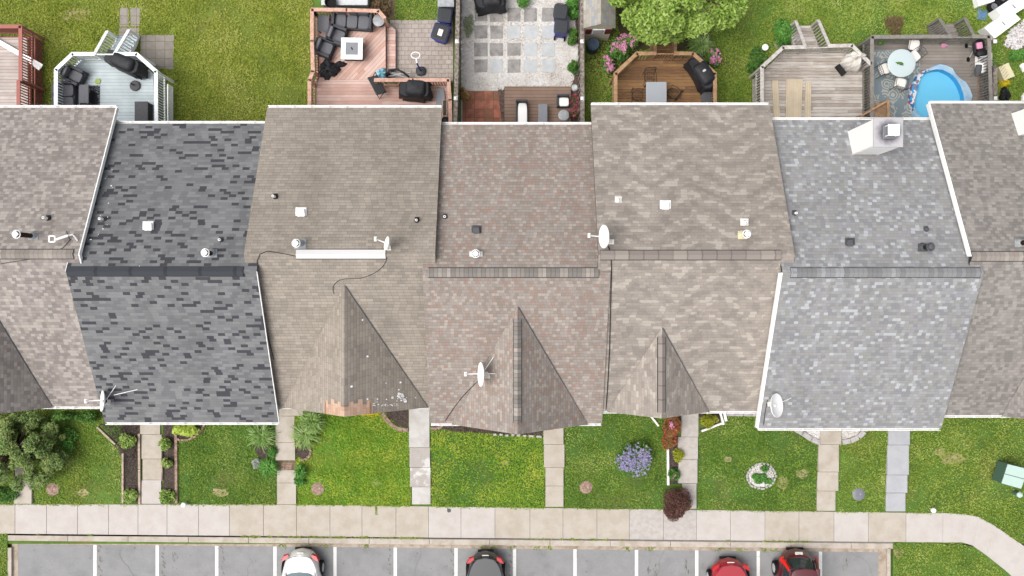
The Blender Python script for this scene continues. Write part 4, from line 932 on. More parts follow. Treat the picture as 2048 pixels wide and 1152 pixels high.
b = MB(); p = W(1183, 99, .6); b.lathe(p, [(.24, 0), (.27, .3), (.26, .75), (.27, .8)], 24); t = thing('barrel', 'dark blue rain barrel below the shed', 'barrel', p); b.build('drum', M['barrel'], t, True); MB().lathe(p, [(.27, .8), (.28, .84), (.25, .86), (.2, .85), (.06, .87)], 24).build('lid', M['barrel'], t, True)

# ---------------------------------------------------------------- furniture helpers (local coordinates, front towards -y)
def T(name, label, cat, px, py, z, deg=0, group=None):
    p = W(px, py, z); t = thing(name, label, cat, p, group, R(deg), True); return t
def cush(x0, x1, y0, y1, z0, z1, b=None, mi=0, n=5):
    b = b or MB(); cx, cy, sx, sy = (x0+x1)/2, (y0+y1)/2, (x1-x0)/2, (y1-y0)/2; h = z1-z0
    return b.loft([ring(cx, cy, sx*.93, sy*.93, z0, n), ring(cx, cy, sx, sy, z0+h*.3, n), ring(cx, cy, sx, sy, z0+h*.7, n), ring(cx, cy, sx*.93, sy*.93, z1-.004, n), ring(cx, cy, sx*.6, sy*.6, z1+.006, n)], mi)
def sofa(name, label, cat, px, py, z, deg, w_, d_, seats, fm, cm, group=None, backw=.16, armw=.12):
    t = T(name, label, cat, px, py, z, deg, group)
    b = MB().box(-w_/2, w_/2, -d_/2, d_/2, .06, .3); b.build('base', M[fm], t, local=True, bevel=.02)
    for x in (-1, 1): MB().box(min(x*w_/2, x*(w_/2-armw)), max(x*w_/2, x*(w_/2-armw)), -d_/2, d_/2-.02, .3, .58).build('armrest', M[fm], t, local=True, bevel=.02)
    MB().box(-w_/2+armw+.002, w_/2-armw-.002, d_/2-backw*.5, d_/2, .3, .72).build('backrest', M[fm], t, local=True, bevel=.02)
    sw_ = (w_-2*armw)/seats
    for i in range(seats):
        x0 = -w_/2+armw+i*sw_+.012; x1 = x0+sw_-.024
        cush(x0, x1, -d_/2+.02, d_/2-backw-.04, .3, .42).build('seat_cushion', M[cm], t, True, local=True)
        cush(x0, x1, d_/2-backw-.06, d_/2-backw*.5-.01, .42, .76).build('back_cushion', M[cm], t, True, local=True)
    for x in (-1, 1):
        for y in (-1, 1): MB().box(x*(w_/2-.06)-.03, x*(w_/2-.06)+.03, y*(d_/2-.06)-.03, y*(d_/2-.06)+.03, 0, .06).build('leg', M[fm], t, local=True)
    return t
def table(name, label, px, py, z, deg, w_, d_, h_, tm, lm='black', cat='table', group=None):
    t = T(name, label, cat, px, py, z, deg, group); MB().box(-w_/2, w_/2, -d_/2, d_/2, h_-.035, h_).build('tabletop', M[tm], t, local=True, bevel=.008)
    for x in (-1, 1):
        for y in (-1, 1): MB().box(x*(w_/2-.05)-.02, x*(w_/2-.05)+.02, y*(d_/2-.05)-.02, y*(d_/2-.05)+.02, 0, h_-.035).build('leg', M[lm], t, local=True)
    return t
def rtable(name, label, px, py, z, r, h_, tm, lm='black', cat='side table'):
    t = T(name, label, cat, px, py, z); MB().lathe((0, 0, 0), [(r*.98, h_-.03), (r, h_-.02), (r, h_-.005), (r*.97, h_), (r*.3, h_-.002)], 32).build('tabletop', M[tm], t, True, local=True)
    b = MB(); b.lathe((0, 0, 0), [(.03, .03), (.03, h_-.03)], 10)
    b.build('pedestal', M[lm], t, True, local=True)
    MB().lathe((0, 0, 0), [(r*.6, 0), (r*.6, .02), (.05, .05)], 20).build('base', M[lm], t, True, local=True); return t
def covered_grill(label, px, py, z, deg, w_=1.35, d_=.62, h_=1.1, m='black_cloth', lump=.35, name='covered_grill', strap=True):
    t = T(name, label, 'grill', px, py, z, deg, 'grills'); r7 = random.Random(int(px)); ph = [r7.uniform(0, 6) for _ in range(6)]
    def rg(f, zz, sx, sy, ox=0):
        out = []
        for j in range(56):
            a_ = 6.2832*j/56; c_, s_ = math.cos(a_), math.sin(a_); n = 5.0
            x = sx*math.copysign(abs(c_)**(2/n), c_); y = sy*math.copysign(abs(s_)**(2/n), s_)
            k = 1 + f*(.05*math.sin(a_*5+ph[0]) + .04*math.sin(a_*9+ph[1]) + .03*math.sin(a_*15+ph[2]))
            out.append(Vector((ox+x*k, y*k, zz + f*.03*math.sin(a_*4+ph[3]))))
        return out
    b = MB(); W2, D2 = w_/2, d_/2
    b.loft([rg(1.4, .12, W2*1.04, D2*1.06), rg(1.1, .4, W2*1.0, D2), rg(.7, .68, W2*.98, D2*.97), rg(.4, h_*.76, W2*.97, D2*.96), rg(.3, h_*.82, W2*.9, D2*.9)]); 
    b.loft([rg(.3, h_*.8, W2*.64, D2*.92, w_*.05), rg(.3, h_*.9, W2*.6, D2*.86, w_*.05), rg(.2, h_*.97, W2*.54, D2*.66, w_*.05), rg(.2, h_, W2*.42, D2*.35, w_*.05)])
    b.build('cover', M[m], t, True, local=True)
    for x in (-1, 1): MB().tube([(x*W2*.75-.0, -D2*.6, .07), (x*W2*.75, -D2*.6+.04, .07)], .07, 14).build('wheel', M['rubber'], t, True, local=True)
    MB().box(-W2*.9, W2*.9, -D2*.7, D2*.7, .05, .14).build('frame', M['black'], t, local=True)
    return t
def iron_chair(label, px, py, z, deg, m='black', seat=None, group='patio chairs'):
    t = T('patio_chair', label, 'chair', px, py, z, deg, group); b = MB(); s_ = .23
    b.tube([(-s_, s_, .42), (-s_, s_+.06, .9), (0, s_+.08, .97), (s_, s_+.06, .9), (s_, s_, .42)], .013, 6)
    for i in range(-2, 3): b.tube([(i*.08, s_+.01, .44), (i*.085, s_+.07, .92)], .008, 5)
    b.tube([(-s_, s_+.03, .68), (s_, s_+.03, .68)], .009, 5); b.build('backrest', M[m], t, local=True)
    if seat: cush(-s_, s_, -s_, s_, .42, .5).build('seat', M[seat], t, True, local=True)
    else:
        q = MB(); q.tube([(s_*math.cos(a_), s_*math.sin(a_), .44) for a_ in [i*.3927 for i in range(17)]], .012, 5)
        for i in range(-2, 3): q.tube([(i*.08, -s_*.85, .44), (i*.08, s_*.85, .44)], .008, 5)
        q.build('seat', M[m], t, local=True)
    for x in (-1, 1):
        MB().tube([(x*s_, s_, .66), (x*(s_+.03), 0, .66), (x*(s_+.02), -s_, .62), (x*s_, -s_, .0)], .012, 5).build('armrest', M[m], t, local=True)
        MB().tube([(x*s_, s_, .9), (x*s_, s_+.02, 0)], .012, 5).build('leg', M[m], t, local=True)
    return t

# deck 2
sofa('armchair', 'dark wicker armchair turned toward the middle of the pale blue deck', 'armchair', 157, 155, ZD, 64, .72, .78, 1, 'grey_wicker', 'grey_cloth', 'dark patio armchairs')
sofa('loveseat', 'dark wicker loveseat partly under the roof edge on the pale blue deck', 'sofa', 139, 197, ZD, 90, 1.3, .8, 2, 'grey_wicker', 'grey_cloth')
b = MB(); q = [W(x, y, ZD+.006) for x, y in [(160, 171), (200, 171), (200, 225), (160, 225)]]; b.sheet([(p.x, p.y, ZD+.008) for p in q]); b.prism([(p.x, p.y) for p in q], ZD+.001, ZD+.007); tag(b.build('rug', M['rug_black']), 'black patterned rug on the pale blue deck', 'rug')
table('ottoman', 'low dark ottoman table on the black patterned rug', 177, 192, ZD+.009, 0, .42, .8, .42, 'grey_cloth', 'grey_wicker', 'ottoman')
covered_grill('black covered grill set diagonally on the pale blue deck', 262, 134, ZD, -24, 1.6, .66)
t = T('umbrella_base', 'round dark grey umbrella base on the pale blue deck', 'umbrella base', 271, 172, ZD); MB().lathe((0, 0, 0), [(.23, 0), (.23, .06), (.2, .09), (.06, .1)], 28).build('weight', M['lead_dark'], t, True, local=True); MB().tube([(-.03, .02, .09), (-.03, .02, .3), (-.05, .03, .34)], .03, 8).build('socket', M['black'], t, True, local=True)
b = MB(); b.lathe(W(196, 163, ZD), [(.1, 0), (.13, .03), (.12, .035), (.05, .015)], 20); tag(b.build('bowl', M['leaf_lime'], None, True), 'small lime green bowl on the pale blue deck', 'bowl')
t = thing('deck_box', 'dark storage box at the roof edge on the pale blue deck', 'storage box', W(294, 229, ZD)); q0, q1 = W(281, 245, ZD), W(306, 209, ZD); MB().box(q0.x, q1.x, q0.y-.3, q1.y, ZD, ZD+.5).build('box', M['black_cloth'], t, bevel=.02); MB().box(q0.x-.015, q1.x+.015, q0.y-.315, q1.y+.015, ZD+.5, ZD+.55).build('lid', M['lead_dark'], t, bevel=.015)
# deck 3
sofa('sofa', 'grey three seat wicker sofa along the railing of the salmon deck', 'sofa', 708, 45, Z3, -4, 1.75, .8, 3, 'grey_wicker', 'grey_cloth')
ac = sofa('armchair', 'grey wicker armchair nearest the sofa on the salmon deck', 'armchair', 677, 76, Z3, 70, .78, .74, 1, 'grey_wicker', 'grey_cloth', 'grey wicker armchairs on the salmon deck')
dup(ac, W(653, 100, Z3), R(69), 'grey wicker armchair by the left railing of the salmon deck')
table('side_cube', 'square grey side table in the railing corner of the salmon deck', 651, 53, Z3, -2, .5, .7, .45, 'grey_cloth', 'grey_wicker', 'side table')
t = T('fire_table', 'white square fire pit table with grey centre panel', 'fire table', 709, 105, Z3, -1); a_ = .47
b = MB()
for x0, x1, y0, y1 in ((-a_, a_, a_-.2, a_), (-a_, a_, -a_, -a_+.2), (-a_, -a_+.2, -a_+.203, a_-.203), (a_-.2, a_, -a_+.203, a_-.203)): b.box(x0, x1, y0, y1, .58, .62)
b.build('tabletop', M['white'], t, local=True, bevel=.004); MB().box(-a_+.203, a_-.203, -a_+.203, a_-.203, .575, .612).build('burner_lid', M['grey_metal'], t, local=True); MB().box(-a_+.08, a_-.08, -a_+.08, a_-.08, .05, .575).build('base', M['grey_wicker'], t, local=True); MB().ob((.0, -.0, .625), (.05, .12, .02), .6).build('handle', M['black'], t, local=True)
def crumple(name, label, cat, px, py, z, sx, sy, sz, m, seed=1, deg=0):
    r8 = random.Random(seed); t_ = W(px, py, z); b = MB(); rings = []; K_ = 40; ph = [r8.uniform(0, 6) for _ in range(8)]
    for i in range(9):
        f = i/8; rad = math.cos(f*1.5)**.6; rg = []
        for j in range(K_):
            a_ = 6.2832*j/K_; n = 1 + .16*math.sin(3*a_+ph[0]+f*2) + .1*math.sin(7*a_+ph[1]+f*5) + .07*math.sin(13*a_+ph[2]-f*9)
            rg.append(Vector((t_.x + sx*rad*n*math.cos(a_)*math.cos(R(deg)) - sy*rad*n*math.sin(a_)*math.sin(R(deg)), t_.y + sx*rad*n*math.cos(a_)*math.sin(R(deg)) + sy*rad*n*math.sin(a_)*math.cos(R(deg)), z + sz*math.sin(f*1.5)*(1+.25*math.sin(4*a_+ph[3]+f*3)) )))
        rings.append(rg)
    b.loft(rings); return tag(b.build(name, M[m], None, True), label, cat)
b_ = crumple('furniture_cover', 'crumpled dark furniture cover heaped by the left railing of the salmon deck', 'cover', 658, 140, Z3, .42, .4, .3, 'black_cloth', 4)
crumple('furniture_cover', 'loose end of dark cloth beside the crumpled furniture cover', 'cover', 679, 130, Z3, .3, .14, .14, 'black_cloth', 9, 15)
rtable('side_table', 'round glass side table at the end of the grey sofa', 761, 48, Z3, .26, .5, 'galv')
crumple('plastic_bag', 'crumpled pale blue plastic bag on the salmon deck', 'bag', 763, 148, Z3, .22, .24, .22, 'cyan_bag', 6)
t = T('folding_chair', 'black mesh folding chair standing tilted by the salmon railing', 'chair', 757, 176, Z3, -62)
MB().ob((0, .02, .5), (.85, .05, .55), 0, rx=R(50)).build('seat_sling', M['lead_dark'], t, local=True)
b = MB()
for s_ in (-1, 1): b.ob((0, .02 + s_*.2, .5 + s_*.22), (.9, .035, .035)); b.tube([(s_*.45, -.2, 0), (s_*.45, .22, .74)], .018, 6)
b.build('chair_frame', M['black'], t, local=True)
covered_grill('black covered grill on the lower salmon deck near the roof', 833, 186, Z3, -3, 1.35, .78)
t = T('planter_box', 'narrow wooden planter box hanging inside the salmon railing', 'planter', 784, 169, Z3+.5); MB().box(-.32, .32, -.09, .09, 0, .2).build('box', M['brown_rail'], t, local=True); MB().box(-.29, .29, -.06, .06, .19, .205).build('soil', M['soil'], t, local=True)
t = T('planter_box', 'dark long planter box at the right end of the salmon deck', 'planter', 890, 218, Z3+.5); MB().box(-.1, .1, -.36, .36, 0, .2).build('box', M['edging'], t, local=True); MB().box(-.07, .07, -.33, .33, .19, .205).build('soil', M['mulch'], t, local=True)
t = T('lounge_board', 'flat grey round nosed board lying at the right end of the salmon deck', 'board', 881, 202, Z3); b = MB(); b.loft([ring(0, 0, .2, .58, .05, 3), ring(0, 0, .2, .58, .09, 3)]); b.build('board', M['grey_metal'], t, local=True)
MB().box(-.03, .03, -.4, .4, .0, .05).build('runner', M['black'], t, local=True)
crumple('watering_toy', 'small yellow plastic toy beside the covered grill', 'toy', 874, 177, Z3, .07, .06, .08, 'yellow', 2)
b = MB(); b.lathe(W(892, 243, Z3), [(.12, 0), (.16, .25), (.17, .26), (.14, .25), (.13, .2)], 20); tag(b.build('flower_pot', M['black'], None, True), 'black pot by the corner of the brown roof', 'pot')
t = T('storage_bench', 'light grey storage bench behind the salmon deck', 'storage box', 696, 0, .6); MB().box(-1.0, 1.0, -.46, .5, 0, .75).build('box', M['galv'], t, local=True, bevel=.02); MB().box(-1.02, 1.02, -.5, .53, .75, .81).build('lid', M['silver'], t, local=True, bevel=.02)
b = MB(); b.lathe(W(663, 7, 1.42), [(.2, 0), (.25, .2), (.26, .22), (.22, .2), (.2, .08)], 22); tag(b.build('bucket', M['rubber'], None, True), 'round black tub standing on the light grey storage bench', 'tub')
# paver patio
def bin_(label, px, py, z, deg, bm, lm, tall=1.0, hinge=.4, s_=.3):
    t = T('wheeled_bin', label, 'bin', px, py, z, deg, 'wheeled bins'); b = MB()
    b.loft([ring(0, 0, s_*.78, s_*.8, .05, 6), ring(0, 0, s_*.95, s_*.98, tall*.85, 6), ring(0, 0, s_*1.05, s_*1.08, tall*.9, 6), ring(0, 0, s_*1.05, s_*1.08, tall*.94, 6)]); b.build('body', M[bm], t, True, local=True)
    b = MB(); b.loft([ring(0, 0, s_, s_*1.02, tall*.94, 6), ring(0, 0, s_, s_*1.02, tall*.97, 6), ring(0, 0, s_*.85, s_*.86, tall, 6)]); 
    for i in (-1, 0, 1): b.box(i*s_*.4-.02, i*s_*.4+.02, -s_*.7, s_*.7, tall, tall+.012)
    b.build('lid', M[lm], t, local=True)
    for x in (-1, 1): MB().tube([(x*s_*.85, s_*.95, .1), (x*s_*.65, s_*.95, .1)], .1, 14).build('wheel', M['rubber'], t, True, local=True)
    MB().tube([(-s_*.8, s_*1.2, tall*.9), (s_*.8, s_*1.2, tall*.9)], .018, 6).build('handle', M[lm], t, local=True); return t
bn = bin_('blue recycling bin with black lid at the top beside the board fence', 893, 43, .6, -8, 'blue_bin', 'bin_dark', .95)
o = bin_('blue recycling bin with dark lid and white sticker on the paver patio', 884, 75, .6, -18, 'blue_bin', 'bin_dark', .8, s_=.36); MB().box(-.1, .1, -.17, .12, .813, .818).build('sticker', M['offwhite'], o, local=True)
bin_('dark grey wheeled bin in the gravel yard', 1119, 37, .6, -8, 'bin_dark', 'bin_dark', 1.0); bin_('blue wheeled bin with dark ribbed lid in the gravel yard', 1120, 66, .6, 174, 'blue_bin', 'bin_dark', .95)
t = T('storage_cabinet', 'grey resin storage cabinet at the top beside the board fence', 'cabinet', 897, 14, .6); MB().box(-.36, .3, -.32, .6, 0, 1.05).build('body', M['grey_metal'], t, local=True, bevel=.02); MB().box(-.39, .33, -.35, .63, 1.05, 1.1).build('lid', M['galv'], t, local=True, bevel=.02)
t = T('toy_basketball_hoop', 'toy basketball hoop with white ring and blue pole on the patio', 'toy hoop', 842, 143, .6)
b = MB(); b.loft([ring(0, 0, .22, .2, 0, 3), ring(0, 0, .22, .2, .1, 3), ring(0, 0, .16, .14, .14, 3)]); b.build('base', M['bin_dark'], t, True, local=True); MB().tube([(0, 0, .12), (-.05, .05, 1.2)], .035, 10).build('pole', M['blue_bin'], t, True, local=True)
q = MB(); q.tube([(-.1 + .19*math.cos(a_), .38 + .14*math.sin(a_), 1.25) for a_ in [i*.3927 for i in range(17)]], .02, 6); q.tube([(-.05, .05, 1.2), (-.08, .25, 1.25)], .03, 8); q.build('rim', M['white'], t, True, local=True)
t = T('camp_chair', 'collapsed black camp chair with white poles against the salmon railing', 'chair', 798, 152, .6)
b = MB()
for s_, a_ in ((1, .25), (-1, -.15), (1, -.3)): b.tube([(-.5, s_*.1, .3), (.55, -s_*.12 + a_*.3, .35)], .016, 6)
b.build('poles', M['silver'], t, local=True); b = MB(); b.tube([(-.5, -.1, .35), (-.35, .12, .55), (0, .15, .6), (.3, 0, .5), (.5, -.15, .4)], [.05, .06, .04, .05, .04], 8); b.build('fabric', M['black_cloth'], t, True, local=True)
# gravel yard
covered_grill('large black covered grill among the gravel slabs', 981, 8, .6, 3, 1.35, 1.0, 1.15)
crumple('burlap_roll', 'rolled tan burlap leaning at the fence above the red bricks', 'burlap roll', 930, 190, .6, .2, .32, .35, 'burlap', 12, 25)
def lounge(label, px, py, z, deg, w_, d_):
    t = T('cushioned_chair', label, 'chair', px, py, z, deg, 'white cushioned seats'); MB().box(-w_/2, w_/2, -d_/2, d_/2, .05, .28).build('base', M['grey_wicker'], t, local=True, bevel=.02)
    MB().box(-w_/2, w_/2, d_/2-.08, d_/2, .28, .7).build('backrest', M['grey_wicker'], t, local=True, bevel=.02); MB().box(-w_/2, -w_/2+.07, -d_/2, d_/2-.09, .28, .5).build('armrest', M['grey_wicker'], t, local=True, bevel=.02)
    cush(-w_/2+.08, w_/2-.01, -d_/2+.02, d_/2-.09, .28, .42).build('seat_cushion', M['white'], t, True, local=True); return t
lounge('long white cushioned seat at the roof edge on the brown composite deck', 1043, 236, .82, 0, .52, 1.35)
lounge('white cushioned chair at the right of the brown composite deck', 1125, 206, .82, 0, .54, .5)
table('coffee_table', 'narrow grey rectangular table on the brown composite deck', 1085, 230, .82, 0, .4, .8, .42, 'grey_metal', 'grey_wicker')
rtable('side_table', 'round grey side table in the corner of the brown composite deck', 1126, 235, .82, .24, .5, 'galv')
t = T('watering_can', 'silver watering can by the corner of the brown composite deck', 'watering can', 1149, 178, .6); MB().lathe((0, 0, 0), [(.14, 0), (.15, .26), (.1, .32), (.09, .3)], 18).build('body', M['silver'], t, True, local=True); MB().tube([(.1, 0, .1), (.3, -.08, .34)], .02, 7).build('spout', M['silver'], t, local=True)
# deck 5
table('dining_table', 'square grey glass patio table on the brown wood deck', 1307, 197, ZD, 0, .88, 1.1, .72, 'table_grey')
iron_chair('black iron chair behind the square glass table', 1296, 160, ZD, 4); iron_chair('black iron chair at the left side of the square glass table', 1272, 196, ZD, 90); iron_chair('black iron chair tucked askew at the right of the square glass table', 1342, 192, ZD, -125)
t = covered_grill('black gas grill with steel badge standing diagonally on the brown deck', 1397, 154, ZD, -58, 1.6, .72, 1.1, 'black_cloth', name='gas_grill'); MB().lathe((-.0, 0, 1.1), [(.07, 0), (.06, .006)], 16, sx=.8, sy=1.3).build('badge', M['silver'], t, local=True)
MB().beam((.5, -.25, .91), (.5, .2, .91), .03, .02).build('towel_bar', M['silver'], t, local=True)
rtable('side_table', 'round black metal side table at the roof edge on the brown deck', 1410, 200, ZD, .28, .45, 'lead_dark')
# lawn between
t = T('lantern', 'small white round garden lantern in the lawn left of the bleached deck', 'lantern', 1526, 99, .6); MB().lathe((0, 0, 0), [(.08, 0), (.05, .04), (.04, .25)], 12).build('stake', M['offwhite'], t, True, local=True); MB().lathe((0, 0, 0), [(.13, .25), (.15, .3), (.14, .36), (.06, .4)], 18).build('lamp_head', M['white'], t, True, local=True)
b = MB(); b.lathe(W(1555, 90, .6), [(.15, 0), (.14, .03), (.04, .035)], 18); tag(b.build('stepping_stone', M['slab_dark'], None, True), 'round grey stepping stone beside the bleached deck', 'stone')
# deck 6
def plank(label, x0, x1, x2, x3, y0, m='plank'):
    b = MB(); q = [W(x0, 270, ZD+.06), W(x1, 270, ZD+.06), W(x3, y0, ZD+.06), W(x2, y0, ZD+.06)]
    b.hexa([(p.x, p.y, ZD+.01) for p in q], q); tag(b.build('plank', M[m], None, False, .006), label, 'plank', 'loose planks on the bleached deck')
plank('narrow loose plank at the left on the bleached deck', 1549, 1561, 1544, 1557, 161); plank('wide pale panel of boards in the middle of the bleached deck', 1570, 1601, 1573, 1606, 158); plank('narrow loose plank at the right of the wide pale panel', 1608, 1621, 1611, 1623, 164)
t = crumple('grill_cover', 'beige cover heaped over a grill in the corner of the bleached deck', 'grill', 1700, 126, ZD, .42, .4, .95, 'offwhite', 15, 30)
b = MB(); b.ob(W(1681, 140, ZD+.2), (.5, .14, .3), R(-52)); b.ob(W(1681, 140, ZD+.37), (.42, .06, .04), R(-52)); tag(b.build('grill_tray', M['black']), 'black tray sticking out below the beige cover', 'grill tray')
# deck 7
b = MB(); q = [W(x, y, ZD+.008) for x, y in [(1748, 100), (1840, 100), (1842, 262), (1746, 262)]]; b.prism([(p.x, p.y) for p in q], ZD+.001, ZD+.01); tag(b.build('rug', M['rug_blue']), 'blue grey floral rug under the round glass table', 'rug')
t = T('round_table', 'large round white glass table on the floral rug', 'table', 1788, 135, ZD+.01); MB().lathe((0, 0, 0), [(.58, .68), (.6, .69), (.6, .71), (.57, .72), (.3, .715)], 40).build('tabletop', M['table_glass'], t, True, local=True)
MB().lathe((0, 0, 0), [(.35, 0), (.35, .03), (.06, .08), (.05, .66), (.2, .68)], 24).build('pedestal', M['silver'], t, True, local=True)
crumple('plant_sprig', 'dark sprig lying on the round glass table', 'sprig', 1800, 127, ZD+.73, .16, .06, .05, 'leaf_dark', 5, -15)
iron_chair('pale cushioned chair above the round glass table', 1818, 96, ZD, -8, 'lead_dark', 'offwhite'); iron_chair('pale cushioned chair at the upper right of the round glass table', 1818, 119, ZD, -50, 'lead_dark', 'offwhite'); iron_chair('slatted chair at the left of the round glass table', 1759, 144, ZD, 110, 'lead_dark', 'offwhite'); iron_chair('pale cushioned chair below the round glass table', 1791, 172, ZD, 165, 'lead_dark', 'offwhite')
t = thing('paddling_pool', 'bright blue soft sided paddling pool sagging on the grey deck', 'pool', (*W(1882, 188, ZD).xy, ZD))
inn = [(1861, 141), (1872, 138.5), (1884, 139), (1897, 145), (1906, 151), (1915, 161), (1922, 174), (1927, 188), (1929, 203), (1924, 222), (1908, 240), (1885, 250), (1858, 246), (1840, 232), (1829, 216), (1829, 203), (1832, 190), (1836, 178), (1838, 166), (1842, 155), (1850, 146)]
out = [(1855, 138), (1880, 128), (1893, 131), (1905, 136), (1912, 148), (1921, 157), (1932, 164), (1940, 177), (1945, 192), (1938, 215), (1918, 248), (1886, 258), (1850, 252), (1834, 238), (1826, 222), (1822, 208), (1820, 192), (1823, 178), (1829, 164), (1836, 150), (1846, 142)]
z1 = ZD + .3; n = len(inn); cc_ = W(1882, 190, z1)
ri = [W(x, y, z1 - (.06 if k_ > 14 else 0)) for k_, (x, y) in enumerate(inn)]; fi = [Vector((cc_.x+(p.x-cc_.x)*.97, cc_.y+(p.y-cc_.y)*.97, ZD+.03)) for p in ri]
MB().loft([ri, fi], cap=False).build('inner_wall', M['pool_wall'], t, True)
fl = MB(); fl.add([tuple(p) for p in fi], [tuple(range(n))[::-1]]); fl.build('pool_floor', M['pool_blue'], t)
ro_ = [W(x, y, z1 - .14) for x, y in out]; ba = [Vector((cc_.x+(p.x-cc_.x)*1.03, cc_.y+(p.y-cc_.y)*1.03, ZD+.01)) for p in ro_]
rim = MB(); pat = MB()
for i in range(n):
    j = (i+1) % n; q = [ri[i], ri[j], ro_[j], ro_[i]]; (pat if 14 <= i <= 20 else rim).add(q, [(0, 1, 2, 3)]); q2 = [ro_[i], ro_[j], ba[j], ba[i]]; (pat if 14 <= i <= 20 else rim).add(q2, [(0, 1, 2, 3)])
rim.build('rim', M['pool_rim'], t); pat.build('patterned_side', M['pool_pattern'], t)
t = T('baby_stroller', 'black baby stroller with pink blanket in the corner of the grey deck', 'stroller', 1943, 105, ZD, 8)
b = MB(); b.loft([ring(0, .02, .2, .32, .45, 3), ring(0, .02, .24, .36, .68, 3), ring(0, .02, .22, .34, .7, 3), ring(0, .02, .19, .3, .6, 3)], cap=False); b.lathe((0, 0, 0), [(.18, .5), (.05, .51)], 20, sy=1.5); b.build('bassinet', M['black_cloth'], t, True, local=True)
b = MB(); b.loft([ring(0, -.22, .25, .17, .66, 2.5), ring(0, -.24, .22, .15, .8, 2.5), ring(0, -.26, .1, .08, .86, 2.5)]); b.build('canopy', M['black'], t, True, local=True)
cush(-.13, .13, -.03, .26, .56, .68).build('blanket', M['petal_pink'], t, True, local=True)
for x in (-1, 1):
    for y in (-1, 1): MB().tube([(x*.22, y*.3, .1), (x*.26, y*.3, .1)], .1, 16).build('wheel', M['rubber'], t, True, local=True); 
b = MB(); [b.tube([(x*.22, -.3, .1), (x*.1, .1, .45), (x*.22, .3, .1)], .015, 6) for x in (-1, 1)]; b.tube([(-.2, -.42, .9), (.2, -.42, .9)], .02, 6); b.build('frame', M['silver'], t, local=True)
iron_chair('white plastic chair beside the closed umbrella on the grey deck', 1950, 142, ZD, -90, 'lead_dark', 'white')
b = MB(); q = W(1967, 122, ZD+.3); b.ob(q, (.05, .55, .7), 0, ry=R(35)); tag(b.build('board', M['white']), 'white panel leaning inside the right railing of the grey deck', 'board')
t = T('closed_umbrella', 'closed dark patio umbrella leaning by the right railing of the grey deck', 'umbrella', 1957, 205, ZD); p0 = W(1957, 205, ZD); p1 = W(1954, 152, 2.5); p2 = W(1958, 130, 2.7)
MB().tube([(0, 0, .05), p1-p0], .02, 8).build('pole', M['brown_rail'], t, local=True); MB().tube([p1-p0, (p1+p2)/2-p0, p2-p0], [.09, .14, .12], 12).build('canopy', M['lead_dark'], t, True, local=True)
crumple('pink_cloth', 'crumpled pink cloth on the grey deck below the stairs', 'cloth', 1888, 91, ZD, .16, .1, .08, 'petal_pink', 8)
# right edge junk
def applbox(name, label, cat, pts, z0, z1, m, off=(0, 0)):
    q = [W(x, y, z1) for x, y in pts]; t = thing(name, label, cat, (*(sum(q, Vector())/4).xy, z0)); b = MB(); b.hexa([(p.x, p.y, z0) for p in q], q); b.build('body', M[m], t, bevel=.02)
    c_ = sum(q, Vector())/4; i0 = c_.lerp(q[1], .15); MB().beam(c_ + Vector((-.05, .08, .02)), c_ + Vector((.1, -.08, .02)), .03, .03).build('handle', M['grey_metal'], t); return t
applbox('freezer', 'old white freezer lying in the grass at the right edge', 'freezer', [(1990, 77), (2042, 38), (2022, 18), (1969, 55)], .6, 1.2, 'white')
applbox('washer', 'old white appliance lying behind the freezer at the top right corner', 'appliance', [(2010, 40), (2062, 8), (2040, -14), (1992, 18)], .6, 1.3, 'white')
applbox('white_cabinet', 'white cabinet at the top edge beside the tyre', 'cabinet', [(1958, 12), (1990, 2), (1985, -30), (1950, -20)], .6, 1.0, 'white')
def tyre(label, px, py, deg=0):
    p = W(px, py, .6); t = thing('tyre', label, 'tyre', p, 'old tyres'); MB().lathe(p, [(.17, .02), (.26, 0), (.31, .07), (.31, .15), (.26, .22), (.17, .2), (.16, .11), (.17, .02)], 30, cap=False).build('rubber', M['rubber'], t, True); MB().lathe(p, [(.16, .1), (.15, .13), (.06, .12), (.05, .16)], 24).build('rim', M['grey_metal'], t, True)
tyre('black tyre with rim lying between the white appliances', 1985, 15); tyre('black tyre lying at the very top edge', 2002, -3)
struct(MB().sheet([W(x, y, .615) for x, y in [(1955, 18), (1974, 22), (1972, 42), (1954, 38)]]).build('tarp_patch', M['tarp_blue'], local=True)) if False else None
b = MB(); b.prism([(W(x, y, .6).x, W(x, y, .6).y) for x, y in [(1955, 18), (1974, 22), (1972, 42), (1954, 38)]], .6, .63); tag(b.build('tarp', M['tarp_blue']), 'faded blue tarp lying in the grass below the tyre', 'tarp')
sheetpx('rubble_soil', [(2005, 90), (2015, 66), (2060, 30), (2070, 90), (2035, 102)], M['soil'], .008)
chips([(2008, 92), (2018, 62), (2046, 40), (2056, 60), (2048, 92), (2030, 100)], 420, .16, M['rubble'], 'rubble', 'white and pinkish broken rubble heap by the freezer', 'rubble')
t = thing('cabinet', 'cream slatted cabinet lying in the grass right of the pool deck', 'cabinet', (*W(2014, 145, .6).xy, .6)); q = [W(x, y, .95) for x, y in [(2009, 161), (2030, 152), (2017, 125), (1997, 134)]]; MB().hexa([(p.x, p.y, .6) for p in q], q).build('body', M['cream'], t, bevel=.01)
b = MB(); 
for i in range(5): f = (i+.6)/5.4; b.beam(q[3].lerp(q[0], f) + Vector((.04, 0, .01)), q[2].lerp(q[1], f) - Vector((.25, 0, -.01)), .02, .02)
b.build('slats', M['edging'], t)
crumple('yellow_bin', 'crushed bright yellow plastic tub below the cream cabinet', 'tub', 2007, 167, .6, .24, .18, .25, 'yellow', 3)
